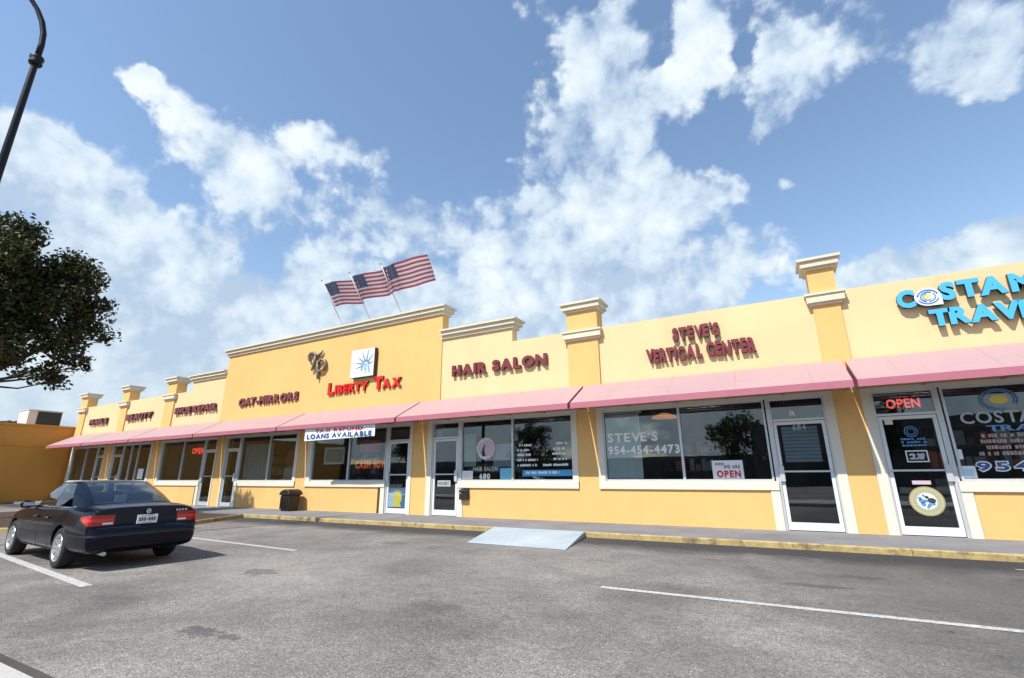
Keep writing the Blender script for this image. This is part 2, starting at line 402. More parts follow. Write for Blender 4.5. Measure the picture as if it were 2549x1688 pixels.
def letters(text, x0, x1, z0, z1, y, depth=0., off=.03, gap=.10, space=.34, small=None, each=None, bm=None, mi=0, jitter=0.):
    """text fitted to the rectangle x0..x1, z0..z1 on the plane y (front), extruded backwards by depth.
    each(bm, ch) is called for every letter, or everything is added to bm"""
    lay, w = layout(text, off, gap, space, small)
    sx = (x1-x0)/w; sz = (z1-z0)/(CAP+2*off)
    rnd = random.Random(len(text))
    for ch, x, sc in lay:
        me, a, b, c, d = char_bm(ch, off)
        t = bm if bm is not None else bmesh.new()
        dz = rnd.uniform(-jitter, jitter)
        vs = [t.verts.new((x0+(x+v.co.x*sc)*sx, y, z0+(v.co.y*sc+off)*sz+dz)) for v in me.vertices]
        fs = []
        for p in me.polygons:
            try: f = t.faces.new([vs[i] for i in p.vertices])
            except ValueError: continue
            f.material_index = mi; fs.append(f)
        if fs and fs[0].normal.length == 0:
            for f in fs: f.normal_update()
        for f in fs:
            f.normal_update()
        if sum(f.normal.y for f in fs) > 0: bmesh.ops.reverse_faces(t, faces=fs)
        if depth > 0:
            es = [e for e in {e for f in fs for e in f.edges} if len([f for f in e.link_faces if f in fs]) == 1]
            back = {v: t.verts.new(v.co + Vector((0, depth, 0))) for e in es for v in e.verts}
            for e in es:
                f = t.faces.new((e.verts[0], e.verts[1], back[e.verts[1]], back[e.verts[0]])); f.material_index = mi+1
        if bm is None: each(t, ch)
def channel_sign(name, label, rows, face, side, y, depth, cat='sign', off=.06, small=None, jitter=0., gap=.09, group=None):
    """a sign of separately mounted channel letters: each letter is a part"""
    xs = [r[1] for r in rows]+[r[2] for r in rows]
    root = thing(name, label, cat, ((min(xs)+max(xs))/2, YW, min(r[3] for r in rows)), group)
    def each(bm, ch):
        bmesh.ops.recalc_face_normals(bm, faces=bm.faces)
        m = MB(); m.bm.free(); m.bm = bm
        m.build('letter', [face, side], root, recalc=False)
    for text, x0, x1, z0, z1 in rows:
        letters(text, x0, x1, z0, z1, y, depth, off, gap, small=small, each=each, jitter=jitter)
    return root

# ---------------------------------------------------------------- ground
def sheet(name, x0, x1, y0, y1, z, mat):
    return struct(MB().quad([(x0, y0, z), (x1, y0, z), (x1, y1, z), (x0, y1, z)]).build(name, mat))
sheet('ground', -400, 400, -400, 400, 0., 'asphalt')
pv = MB()
pv.box(-35.2, 16, KY+.062, YW+.35, -.05, SW)
struct(pv.build('pavement', 'concrete'))
isl = [(-15.35, 10.0), (-14.15, 7.75), (-14.6, 6.3), (-17.5, 3.9), (-25, 3.9), (-25, KY+.17)]
def inset(poly, d):
    n = len(poly); res = []
    for i in range(n):
        p, q_, r_ = Vector(poly[i-1]), Vector(poly[i]), Vector(poly[(i+1) % n])
        e1 = (q_-p).normalized(); e2 = (r_-q_).normalized()
        n1 = Vector((e1.y, -e1.x)); n2 = Vector((e2.y, -e2.x))
        b = (n1+n2).normalized(); res.append(q_ + b*(d/max(.35, b.dot(n1))))
    return res
inn = inset(isl, .16)
if abs(inn[1].x) < abs(isl[1][0]): inn = inset(isl, -.16)
struct(MB().prism([(p.x, p.y, -.05) for p in inn], (0, 0, SW+.03)).build('planting_bed', 'soil'))
kb = MB()
def kerb_run(m, a, b):
    a, b = Vector(a), Vector(b); d = (b-a).normalized(); n = Vector((d.y, -d.x))
    L = (b-a).length; k = max(1, int(L/2.4))
    for i in range(k):
        p = a + d*(L*i/k+.004); q_ = a + d*(L*(i+1)/k-.004)
        pr = [(0, -.05), (0, SW-.015), (.015, SW+.003), (.06, SW+.003), (.06, -.05)]
        m.prism([(p.x-n.x*u, p.y-n.y*u, z) for u, z in pr], (q_.x-p.x, q_.y-p.y, 0))
kerb_run(kb, (-15.35, KY), (16, KY))
for i in range(1, 5):
    kerb_run(kb, isl[i], isl[i-1]) if False else kerb_run(kb, isl[i][:2], isl[i-1][:2])
struct(kb.build('kerb', 'kerb'))
# pale pavement and kerb on the viewer's side of the lane
vg = MB(); vg.prism([(-40, 1.46, 0), (-40, 1.46, .10), (-40, 1.43, .13), (-40, -1.6, .13), (-40, -1.6, 0)], (80, 0, 0))
struct(vg.build('pavement', 'verge'))
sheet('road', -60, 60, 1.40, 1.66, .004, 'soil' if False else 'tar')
bpy.data.objects['road'].data.materials[0] = mat_concrete('gutter_strip', (.060, .052, .046), (.105, .095, .085), 2)  # dark strip along the foot of the near kerb
def line(name, a, b, w=.10):
    a, b = Vector(a), Vector(b); d = (b-a).normalized(); n = Vector((-d.y, d.x))*w/2
    return struct(MB().quad([(a.x-n.x, a.y-n.y, .004), (b.x-n.x, b.y-n.y, .004), (b.x+n.x, b.y+n.y, .004), (a.x+n.x, a.y+n.y, .004)]).build(name, 'line'))
line('road_marking', (-2.03, 5.73), (3.4, 5.78))
line('road_marking', (2.46, 9.20), (6, 9.22), .05)
line('road_marking', (1.87, 7.0), (6, 7.02), .06)
line('road_marking', (-7.42, 2.99), (-12.6, 3.50), .12)
line('road_marking', (-7.63, 6.00), (-13.2, 6.30), .10)

# wheelchair ramp at the kerb
t = thing('access_ramp', 'pale blue painted wheelchair ramp sloping from the pavement down to the asphalt', 'ramp', (-4.8, 9.0, 0))
m = MB()
tl, tr, bl, br = (-5.98, 9.93), (-3.80, 9.93), (-5.52, 8.16), (-3.47, 8.13)
th = .012
m.prism([(tl[0], tl[1], SW+.012), (bl[0], bl[1], .012), (bl[0], bl[1], .002), (tl[0], tl[1], .002)], (tr[0]-tl[0], 0, 0))
for v in m.bm.verts:   # skew the far side to its own corners
    if v.co.y < 9 and v.co.x > -4.6: v.co.x, v.co.y = br[0], br[1]
m.build('deck', 'ramp_paint', t, bevel=.006)

# ---------------------------------------------------------------- the row of shops
B = thing('shop_row', 'long single-storey orange and cream shop row with stepped parapet and pilasters', 'building', (-14, YW, 0))
FT = G+1.60            # top of the shop frames
AWT = G+2.30           # top of the awnings at the wall
PAR = G+3.86; TALL = G+5.32; STEP = G+4.45
XL, XR = -35.0, 9.0
GB = G-.12             # bottom of the glass
# upper wall fields: cream fields, orange centre block
m = MB(); ZB = FT+.085
m.box(XL, -23.65, YW, YW+.3, ZB, PAR); m.box(-23.649, -21.02, YW, YW+.3, ZB, STEP); m.build('parapet_wall', 'cream', B)
m = MB(); m.box(-6.621, XR, YW, YW+.3, ZB, PAR); m.box(-9.22, -6.622, YW, YW+.3, ZB, STEP); m.build('parapet_wall', 'cream', B)
m = MB(); m.box(-21.02, -9.22, YW-.035, YW+.3, ZB, TALL); m.build('tall_parapet', 'orange', B)
# cornices (three stepped courses, returned at the ends)
def cornice(name, x0, x1, zt, y0):
    m = MB()
    for dz0, dz1, o in ((-.27, -.16, .06), (-.16, -.035, .13), (-.035, .02, .19)):
        m.box(x0-o, x1+o, y0-o, YW+.3+o, zt+dz0, zt+dz1)
    return m.build(name, 'mould', B)
cornice('cornice', -21.02, -9.22, TALL+.10, YW-.035)
def cornice_cut(x0, x1, zt, cut0, cut1):
    m = MB()
    for dz0, dz1, o in ((-.27, -.16, .06), (-.16, -.035, .13), (-.035, .02, .19)):
        m.box(x0-(0 if cut0 else o), x1+(0 if cut1 else o), YW-o, YW+.3+o, zt+dz0, zt+dz1)
    return m.build('cornice', 'mould', B)
cornice_cut(-9.215, -6.62, STEP+.10, True, False); cornice_cut(-23.65, -21.025, STEP+.10, False, True)
# pilasters with base band and cap
def pilaster(x0, x1):
    p = MB().box(x0, x1, YW-.06, YW+.40, AWT-.35, G+4.58).build('pilaster', 'orange', B)
    m = MB()
    for z0, z1, o in ((3.56, 3.62, .05), (3.62, 3.78, .10), (3.78, 3.83, .13)):
        m.box(x0-o, x1+o, YW-.06-o, YW+.40+o, G+z0, G+z1)
    m.build('base_moulding', 'mould', p)
    m = MB()
    for z0, z1, o in ((4.40, 4.46, .05), (4.46, 4.60, .11), (4.60, 4.66, .16)):
        m.box(x0-o, x1+o, YW-.06-o, YW+.40+o, G+z0, G+z1)
    m.build('cap', 'mould', p)
for x0, x1 in ((-4.83, -3.95), (1.02, 1.53), (-25.75, -24.95), (-30.15, -29.45), (-34.95, -34.2), (6.6, 7.4)): pilaster(x0, x1)
# lower walls: piers between the shops and bulkheads under the windows
for x0, x1 in ((-35.0, -34.85), (-30.85, -30.10), (-26.15, -25.40), (-20.88, -20.30), (-15.70, -15.15), (-10.25, -9.65), (-4.68, -4.13), (1.07, 1.55), (6.4, 9.0)):
    MB().box(x0, x1, YW-.006, YW+.3, SW, ZB).build('pier', 'orange', B)
bulk = ((2.92, 6.4), (-4.13, -.33), (-8.30, -4.68), (-15.15, -11.62), (-19.15, -15.70), (-25.40, -22.10), (-29.0, -26.15), (-34.85, -31.85))
for x0, x1 in bulk: MB().box(x0+.001, x1-.001, YW-.006, YW+.25, SW, G-.33).build('bulkhead', 'orange', B)
# roof slab behind the parapets, side and rear walls
rf = MB(); rf.box(XL, XR, YW+.45, 24, PAR-.75, PAR-.55); rf.build('roof', 'tar', B)
rw = MB(); rw.box(XL, XR, 24, 24.25, 0, PAR-.2); rw.box(XR, XR+.2, YW, 24.25, 0, PAR); rw.box(XL-.2, XL, YW+.3, 24.25, 0, PAR-.2); rw.build('outer_wall', 'cream', B)
# shop units: (outer trim left, door side, door span, window panes, outer trim right)
UNITS = [
 dict(door=(1.72, 2.72), side='L', mull=[2.79, 4.6], win=(2.83, 6.2), tl=(1.55, 1.72), tr=(6.2, 6.4)),
 dict(door=(-.15, .90), side='R', mull=[-2.08, -.22], win=(-3.96, -.26), tl=(-4.13, -3.97), tr=(.90, 1.07)),
 dict(door=(-9.46, -8.48), side='L', mull=[-8.43, -6.65], win=(-8.39, -4.84), tl=(-9.65, -9.47), tr=(-4.84, -4.68)),
 dict(door=(-11.30, -10.37), side='R', mull=[-13.09, -11.36], win=(-14.93, -11.40), tl=(-15.15, -14.94), tr=(-10.37, -10.25)),
 dict(door=(-20.22, -19.36), side='L', mull=[-19.30, -17.43], win=(-19.26, -15.86), tl=(-20.30, -20.23), tr=(-15.86, -15.70)),
 dict(door=(-21.80, -20.95), side='R', mull=[-23.52, -21.86], win=(-25.26, -21.90), tl=(-25.40, -25.27), tr=(-20.95, -20.88)),
 dict(door=(-29.98, -29.08), side='L', mull=[-29.02, -27.5, -28.2], win=(-28.98, -26.32), tl=(-30.10, -29.99), tr=(-26.32, -26.15)),
 dict(door=(-31.75, -30.97), side='R', mull=[-33.1, -31.80], win=(-34.70, -31.84), tl=(-34.85, -34.71), tr=(-30.97, -30.85)),
]
YF = YW+.02            # front of the aluminium
DT = G+1.10            # top of the door bar
for ui, u in enumerate(UNITS):
    d0, d1 = u['door']; w0, w1 = u['win']; a0 = u['tl'][0]; a1 = u['tr'][1]
    # painted surround (flat raised band round glass and door)
    m = MB(); y0, y1 = YW-.03, YW+.06
    zt = ZB-.004
    if u['side'] == 'L':
        m.box(*u['tl'], y0, y1, SW, FT); m.box(*u['tr'], y0, y1, G-.335, FT)
        m.box(d1+.02, d1+.19, y0, y1, SW, G-.335); m.box(d1+.02, u['tr'][1], y0-.02, y1, G-.332, GB-.03)
    else:
        m.box(*u['tl'], y0, y1, G-.335, FT); m.box(*u['tr'], y0, y1, SW, FT)
        m.box(d0-.19, d0-.02, y0, y1, SW, G-.335); m.box(u['tl'][0], d0-.02, y0-.02, y1, G-.332, GB-.03)
    m.box(a0, a1, y0, y1, FT+.002, zt)
    m.build('surround', 'trim', B)
    # window: aluminium frame, mullions, one pane per bay
    fr = MB(); e = .035
    xs = sorted([w0]+[x for x in u['mull'] if w0+.1 < x < w1-.1]+[w1])
    fr.box(w0, w1, YF, YF+.07, GB-.028, GB+.012); fr.box(w0, w1, YF, YF+.07, FT-.045, FT)
    for i, x in enumerate(xs):
        h = .028 if 0 < i < len(xs)-1 else .02
        fr.box(x-h, x+h, YF-.012, YF+.072, GB-.026, FT-.002)
    mx = d1+.03 if u['side'] == 'L' else d0-.03
    w = fr.build('window', 'alu', B)
    for i in range(len(xs)-1):
        MB().box(xs[i]+.02, xs[i+1]-.02, YF+.035, YF+.043, GB+.01, FT-.04).build('pane', 'glass', w)
    # transom over the door
    tr = MB(); tr.box(d0, d1, YF, YF+.07, FT-.045, FT); tr.box(d0, d0+.035, YF, YF+.07, DT, FT-.046); tr.box(d1-.035, d1, YF, YF+.07, DT, FT-.046)
    trm = tr.build('transom', 'alu', B); MB().box(d0+.03, d1-.03, YF+.035, YF+.043, DT, FT-.04).build('pane', 'glass', trm)
    # door jambs, leaf, glass, push bar, pull handle
    jb = MB()
    pa, pb = (d0-.10, d0) if u['side'] == 'R' else (d0, d0+.035)
    jb.box(d0-.018, d0+.032, YF-.015, YF+.08, SW, DT-.003); jb.box(d1-.032, d1+.018, YF-.015, YF+.08, SW, DT-.003)
    jb.box(d0-.018, d1+.018, YF-.015, YF+.08, DT-.001, DT+.045)
    jb.box(mx-.03, mx+.03, YF-.010, YF+.075, G-.33 if True else 0, FT-.003) if ui not in () else None
    jb.build('door_frame', 'alu', B)
    lf = MB(); x0, x1 = d0+.04, d1-.04; z0 = SW+.015; z1 = DT-.012
    lf.box(x0, x0+.065, YF+.005, YF+.05, z0, z1); lf.box(x1-.065, x1, YF+.005, YF+.05, z0, z1)
    lf.box(x0+.065, x1-.065, YF+.006, YF+.05, z0, z0+.15); lf.box(x0+.065, x1-.065, YF+.006, YF+.05, z1-.065, z1)
    dr = lf.build('door', 'white_paint' if ui in (0, 1, 2, 3) else 'alu', B)
    MB().box(x0+.06, x1-.06, YF+.022, YF+.03, z0+.14, z1-.06).build('pane', 'glass', dr)
    MB().box(x0+.03, x1-.03, YF-.03, YF+.002, G+.03, G+.065).build('push_bar', 'alu', dr)
    hx = x0+.03 if u['side'] == 'R' else x1-.03
    MB().box(hx-.05, hx+.05, YF-.055, YF-.031, G-.16, G+.16).build('handle', 'alu', dr, bevel=.008)
# rooms behind the glass
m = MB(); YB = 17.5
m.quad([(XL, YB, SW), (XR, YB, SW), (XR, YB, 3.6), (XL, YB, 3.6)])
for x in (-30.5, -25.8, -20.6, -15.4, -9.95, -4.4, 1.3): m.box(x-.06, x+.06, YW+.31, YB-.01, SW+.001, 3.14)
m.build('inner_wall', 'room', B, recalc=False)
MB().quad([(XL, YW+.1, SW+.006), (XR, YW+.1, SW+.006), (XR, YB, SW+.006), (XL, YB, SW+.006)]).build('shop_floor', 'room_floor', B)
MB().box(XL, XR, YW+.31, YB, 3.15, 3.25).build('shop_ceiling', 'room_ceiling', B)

# ---------------------------------------------------------------- awnings
GAPS = [-34.83, -30.62, -25.90, -20.70, -15.48, -9.97, -4.41, 1.37, 7.2]
AL = ['pink canvas awning against the shaded ochre wing, at the far end of the row', 'pink awning between the two farthest small pilasters, second from the ochre wing',
 'pink awning over the shop with the red neon window sign', 'pink awning below the maroon mirror-shop letters on the tall parapet',
 'pink awning with the blue and white banner hanging under it', 'pink awning over the hair salon, below its maroon letters',
 'pink awning over the vertical blind shop with OPEN poster', 'pink awning over the travel shop, cut by the edge of the photo']
YO, ZO = 10.82, G+1.69
for i in range(8):
    x0, x1 = GAPS[i]+.035, GAPS[i+1]-.035
    a = thing('awning', AL[i], 'awning', ((x0+x1)/2, YW, AWT), 'pink awnings along the shop fronts')
    m = MB(); n = 14
    for k in range(n):          # canvas sags slightly between its ribs
        xa, xb = x0+(x1-x0)*k/n, x0+(x1-x0)*(k+1)/n
        for j in range(6):
            def P_(x, s):
                f = (x-x0)/(x1-x0)*5; sag = .012*math.sin(PI*(f % 1))*math.sin(PI*s)
                return (x, YW-.045+(YO-YW+.045)*s, AWT+(ZO-AWT)*s-sag)
            m.quad([P_(xa, j/6), P_(xb, j/6), P_(xb, (j+1)/6), P_(xa, (j+1)/6)])
    bmesh.ops.remove_doubles(m.bm, verts=m.bm.verts, dist=1e-4)
    for f in m.bm.faces: f.smooth = True
    bmesh.ops.recalc_face_normals(m.bm, faces=m.bm.faces)
    m.build('canopy', 'awning', a)
    MB().box(x0, x1, YO-.008, YO+.012, G+1.555, ZO+.004).build('valance', 'valance', a)
    for xx in (x0, x1-.015):
        MB().prism([(xx, YW-.05, AWT-.004), (xx, YO+.014, ZO-.004), (xx, YO+.014, G+1.56), (xx, YW-.05, G+1.56+.3)], (.015, 0, 0)).build('side_panel', 'valance', a)
    fr = MB(); r = .016
    for k in range(6):
        x = x0+.03+(x1-x0-.06)*k/5
        fr.tube([(x, YW-.05, AWT-.03), (x, YO+.03, ZO-.03)], r, 6); fr.tube([(x, YW-.05, G+1.66), (x, YO+.03, G+1.60)], r, 6)
    fr.tube([(x0+.02, YO+.03, G+1.60), (x1-.02, YO+.03, G+1.60)], r, 6); fr.tube([(x0+.02, YO+.03, ZO-.03), (x1-.02, YO+.03, ZO-.03)], r, 6)
    fr.build('frame', 'steel', a)

# ---------------------------------------------------------------- wing building on the far left
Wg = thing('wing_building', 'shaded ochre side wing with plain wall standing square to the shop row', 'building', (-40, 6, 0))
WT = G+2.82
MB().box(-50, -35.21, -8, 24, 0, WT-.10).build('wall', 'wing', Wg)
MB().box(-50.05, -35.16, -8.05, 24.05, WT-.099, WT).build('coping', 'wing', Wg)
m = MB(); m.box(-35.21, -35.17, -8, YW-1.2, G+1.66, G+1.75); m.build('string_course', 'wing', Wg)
ac = thing('air_conditioner', 'grey rooftop air conditioner with dark louvred side on the ochre wing', 'air conditioner', (-37.8, 11.2, WT))
m = MB(); x0, x1, y0, y1, z0, z1 = -38.6, -37.2, 10.45, 11.95, WT+.12, WT+.95
m.box(x0, x1-.03, y0, y1, z0, z1); m.box(x0+.1, x1-.1, y0+.1, y1-.1, WT, z0); m.build('casing', 'ac_light', ac, bevel=.01)
m = MB(); m.box(x1-.029, x1-.005, y0+.40, y1-.04, z0+.05, z1-.05)
for k in range(9): m.box(x1-.004, x1+.014, y0+.42, y1-.06, z0+.08+k*.08, z0+.105+k*.08)
m.build('louvre', 'ac_dark', ac)
m = MB(); m.box(x0-.03, x1+.03, y0-.03, y1+.03, z1+.001, z1+.03); m.build('lid', 'ac_light', ac)

# ---------------------------------------------------------------- wall signs
def wx(x, y): return x*y/YW
def wz(z, y): return z*y/YW+G
def row(text, x0, x1, z0, z1, y): return (text, wx(x0, y), wx(x1, y), wz(z0, y), wz(z1, y))
Y1 = 11.895
S = channel_sign
S('wall_sign', 'maroon HAIR SALON channel letters on the cream wall', [row('HAIR SALON', -8.82, -5.52, 3.02, 3.37, Y1)], 'letter_face', 'letter_side', Y1, .085)
S('wall_sign', "two-line maroon STEVE'S VERTICAL CENTER channel letters on the cream wall", [row("STEVE'S", -2.03, -.94, 3.22, 3.56, Y1), row('VERTICAL CENTER', -2.72, -.20, 2.72, 3.08, Y1)], 'letter_face', 'letter_side', Y1, .085, jitter=.012)
S('wall_sign', 'maroon MIRRORS channel letters at the tall orange parapet beside the pewter monogram', [row('CAT-MIRRORS', -19.9, -16.12, 2.86, 3.21, Y1)], 'letter_face', 'letter_side', Y1, .085)
S('wall_sign', 'long maroon SHOE REPAIR letters on the stepped cream wall just before the tall parapet', [row('SHOE REPAIR', -24.9, -21.52, 2.86, 3.18, Y1)], 'letter_face', 'letter_side', Y1, .085)
S('wall_sign', 'maroon BEAUTY letters between the second and third small pilasters', [row('BEAUTY', -29.45, -26.95, 2.83, 3.16, Y1)], 'letter_face', 'letter_side', Y1, .085)
S('wall_sign', 'short maroon NAILS letters closest to the ochre wing', [row('NAILS', -33.6, -31.55, 2.82, 3.15, Y1)], 'letter_face', 'letter_side', Y1, .085)
# red small-caps sign with the crowned statue panel
tax = S('tax_sign', 'red small-capitals LIBERTY TAX letters under a white panel with a blue statue crown', [], 'red_face', 'red_side', Y1, .13) if False else None
y = Y1
tax = channel_sign('tax_sign', 'red small-capitals LIBERTY TAX letters under a white panel with a blue statue crown',
    [row('LIBERTY TAX', -14.47, -10.93, 2.90, 3.36, y)], 'red_face', 'red_side', y, .085, off=.05, small=.72, gap=.08)
px0, px1, pz0, pz1 = wx(-13.36, 11.8), wx(-12.22, 11.8), wz(3.42, 11.8), wz(4.44, 11.8)
m = MB(); m.box(px0, px1, 11.80, 11.98, pz0, pz1, 0)
m.bm.faces.ensure_lookup_table()
for f in m.bm.faces:
    f.normal_update()
    if f.calc_center_median().y > 11.81: f.material_index = 1
panel = m.build('logo_panel', ['white_face', 'letter_side'], tax)
cx, cz = px0+.74, pz0+.42; yy = 11.797
m = MB()
for ang, L, wd in ((12, .26, .026), (46, .46, .028), (80, .58, .03), (112, .56, .03), (142, .54, .03), (168, .52, .028), (192, .46, .026)):
    a = math.radians(ang); u = Vector((math.cos(a), 0, math.sin(a))); v = Vector((-u.z, 0, u.x)); c = Vector((cx, yy, cz))
    m.prism([c+u*.17-v*wd, c+u*(.17+L*.74), c+u*.17+v*wd], (0, -.004, 0), 0)
rim = []
for k in range(13):
    a = math.radians(8+k*15); rim.append((cx+.17*math.cos(a), yy, cz+.17*math.sin(a)))
inn_ = [(cx+.115*math.cos(math.radians(188-k*15)), yy, cz+.115*math.sin(math.radians(188-k*15))) for k in range(13)]
m.prism(rim+inn_, (0, -.005, 0), 0)
m.build('crown_emblem', 'ink_grey', panel)
m = MB()
m.prism([(cx-.10, yy, cz+.09), (cx+.08, yy, cz+.10), (cx+.12, yy, cz-.02), (cx+.05, yy, cz-.28), (cx-.08, yy, cz-.30), (cx-.12, yy, cz-.10)], (0, -.003, 0), 0)
m.build('face_emblem', 'pale_blue_ink', panel)
m = MB()
for (ax, az, bx, bz) in ((-.07, .0, -.02, .015), (.02, .015, .07, .01), (-.01, -.02, -.03, -.10), (-.05, -.16, .03, -.165), (-.13, .06, -.2, -.2), (.13, .04, .17, -.22), (.17, -.1, .19, -.3)):
    m.tube([(cx+ax, yy-.004, cz+az), (cx+bx, yy-.004, cz+bz)], .013, 6)
m.build('face_lines', 'mid_blue_ink', panel)
# pewter monogram: curled T over p
t = thing('monogram_sign', 'pewter curled T and P monogram on the tall orange parapet', 'sign', (-15.2, YW, G+3.6))
def bar(m, pts, r):
    m.tube([(wx(x, 11.85), 11.88, wz(z, 11.85)) for x, z in pts], r, 8)
m = MB(); bar(m, [(-15.66, 4.34), (-15.74, 4.42), (-15.76, 4.55), (-15.66, 4.66), (-15.5, 4.66), (-15.36, 4.56), (-15.22, 4.52), (-15.08, 4.58), (-15.0, 4.70)], [.03, .05, .06, .065, .065, .065, .06, .05, .03])
bar(m, [(-15.36, 4.56), (-15.40, 4.3), (-15.46, 4.05), (-15.52, 3.95)], [.05, .06, .06, .04]); m.build('letter', 'grey_metal', t)
m = MB(); bar(m, [(-15.22, 4.30), (-15.20, 4.0), (-15.14, 3.72), (-15.12, 3.58)], [.05, .065, .06, .035])
bar(m, [(-15.20, 4.18), (-15.02, 4.34), (-14.82, 4.26), (-14.76, 4.06), (-14.86, 3.90), (-15.04, 3.86), (-15.18, 3.94)], [.05, .06, .065, .07, .06, .05, .04]); m.build('letter', 'grey_metal', t)
# blue travel sign
y = 11.855
cs = channel_sign('travel_sign', 'large sky blue COSTAMAR TRAVEL letters with a white disc as the O',
    [row('C', 2.50, 2.80, 3.27, 3.66, y), row('STAMAR', 3.20, 5.42, 3.30, 3.68, y), row('TRAVEL', 2.95, 4.78, 2.79, 3.15, y)], 'blue_face', 'blue_side', y, .09, off=.055, jitter=.02, gap=.07)
c0 = (wx(3.0, y), y, wz(3.43, y)); r = .19
pts = [(c0[0]+r*1.12*math.cos(math.radians(a)), y-.01, c0[2]+r*math.sin(math.radians(a))) for a in range(0, 271, 12)]
pts += [(c0[0]+.06, y-.01, c0[2]-r), (c0[0]+r*1.1, y-.01, c0[2]-r*1.02)]
dsc = MB().prism(pts, (0, .11, 0), 0, 1).build('disc', ['white_face', 'blue_side'], cs)
m = MB()
for k, (r0, w_, a0, a1) in enumerate(((.15, .022, 20, 170), (.15, .02, 200, 340), (.105, .022, 60, 250), (.105, .018, 270, 400), (.07, .014, 100, 300))):
    pp = [(c0[0]+r0*1.1*math.cos(math.radians(a0+(a1-a0)*i/10)), y-.012, c0[2]+r0*.95*math.sin(math.radians(a0+(a1-a0)*i/10))) for i in range(11)]
    m.tube(pp, w_*.6, 6)
m.build('swirl', 'mid_blue_ink', dsc)
MB().disc((c0[0]-.01, y-.013, c0[2]+.005), .042, .003, 18, 0, sx=1.3).build('sun_emblem', 'yellow_ink', dsc)

# ---------------------------------------------------------------- things on and behind the shop glass
YG = YF+.030           # just in front of the panes
YS = YF+.0485          # just behind them
def lettering(name, label, rows, mat, y=YG, off=.03, cat='lettering', group=None, gap=.10):
    m = MB()
    for text, x0, x1, z0, z1 in rows: letters(text, x0, x1, G+z0, G+z1, y, 0., off, gap, bm=m.bm)
    return tag(m.build(name, mat, None, recalc=False), label, cat, group)
def card(name, label, cat, x0, x1, z0, z1, mat, y=YG, d=.004):
    o = thing(name, label, cat, ((x0+x1)/2, y, G+z0))
    MB().box(x0, x1, y-d, y, G+z0, G+z1).build('sheet', mat, o); return o
def ink(o, name, mat, rows, y, off=.03):
    m = MB()
    for text, x0, x1, z0, z1 in rows: letters(text, x0, x1, G+z0, G+z1, y, 0., off, bm=m.bm)
    return m.build(name, mat, o, recalc=False)
def strokes(m, x0, x1, z, h, y, seed, fill=.8):
    """a line of lettering too small to read: broken strokes"""
    r = random.Random(seed); x = x0
    while x < x1-.015:
        w = r.uniform(.018, .05)
        m.box(x, min(x+w, x1), y-.001, y, z, z+h*r.uniform(.75, 1.)); x += w + r.choice((.010, .010, .012, .05))
# Steve's
lettering('window_lettering', "white STEVE'S with phone number 954-454-4473 across the blind shop window", [("STEVE'S", -3.88, -2.62, .79, 1.02), ('954-454-4473', -3.88, -2.13, .49, .70)], 'vinyl', off=.035)
o = card('open_poster', 'white WE ARE OPEN poster standing in the blind shop window', 'poster', -1.46, -.82, -.10, .30, 'paper', YG)
ink(o, 'lettering', 'red_ink', [('OPEN', -1.38, -.88, -.075, .085)], YG-.0055, .055); ink(o, 'heading', 'dark_ink', [('WE ARE', -1.22, -.88, .12, .20)], YG-.0055, .03)
MB().box(-1.40, -1.20, YG-.0050, YG-.0042, G+.19, G+.25).build('letterhead', 'grey_paper', o)
lettering('house_number', 'white number 684 on the door top of the blind shop', [('684', .25, .50, .90, 1.02)], 'vinyl', off=.035, cat='number')
lettering('transom_emblem', 'small white R mark on the transom above the blind shop door', [('R', .24, .36, 1.20, 1.32)], 'vinyl', off=.035, cat='emblem')
o = thing('vertical_blind', 'pale vertical blind hanging inside the blind shop window', 'blind', (-3.5, YW+.3, G-.1))
for k in range(9):
    x = -3.93+k*.098; MB().prism([(x, YW+.10+.012*(k % 2), G-.10), (x+.094, YW+.115+.012*(k % 2), G-.10), (x+.094, YW+.12+.012*(k % 2), G-.10), (x, YW+.105+.012*(k % 2), G-.10)], (0, 0, 1.59)).build('slat', 'blind', o)
MB().box(-3.95, -3.0, YW+.08, YW+.15, G+1.50, G+1.555).build('headrail', 'alu', o)
o = thing('pendant_lamp', 'warm orange pendant lamp shade glowing inside the blind shop', 'lamp', (-2.85, 14.2, G+1.6))
MB().lathe([(.02, .15), (.10, .14), (.33, .05), (.36, .0), (.33, .0), (.06, .11)], (-2.85, 14.2, G+1.56), 'z', 24).build('shade', 'lamp_warm', o); MB().tube([(-2.85, 14.2, G+1.70), (-2.85, 14.2, 3.14)], .008, 6).build('cord', 'black', o)
# hair salon
o = thing('head_decal', 'rose and white oval decal of a woman\'s head on the hair salon window', 'decal', (-7.55, YG, G+.4))
m = MB(); m.disc((-7.55, YG, G+.76), .32, -.002, 28, 0, sx=.98); m.build('hair_shape', 'vinyl_rose', o)
m = MB()
for k in range(9):
    a0 = 20+k*28; pp = [(-7.55+(.30-.02*(k % 4))*math.cos(math.radians(a0+i*9)), YG-.004, G+.76+(.31-.03*(k % 3))*math.sin(math.radians(a0+i*9))) for i in range(7)]; m.tube(pp, .013, 5)
m.build('curl', 'vinyl', o)
m = MB(); m.prism([(-7.70, YG-.0025, G+.66), (-7.62, YG-.0025, G+.85), (-7.57, YG-.0025, G+.90), (-7.60, YG-.0025, G+.70), (-7.55, YG-.0025, G+.56), (-7.66, YG-.0025, G+.52)], (0, -.002, 0)); m.build('profile', 'dark_ink', o)
lettering('window_lettering', 'pale shop name lettering under the rose head decal of the hair salon', [('HAIR SALON', -7.98, -7.14, .13, .25)], 'vinyl_dim')
o = thing('price_list', 'two columns of small white service lettering on the hair salon window', 'lettering', (-5.6, YG, G))
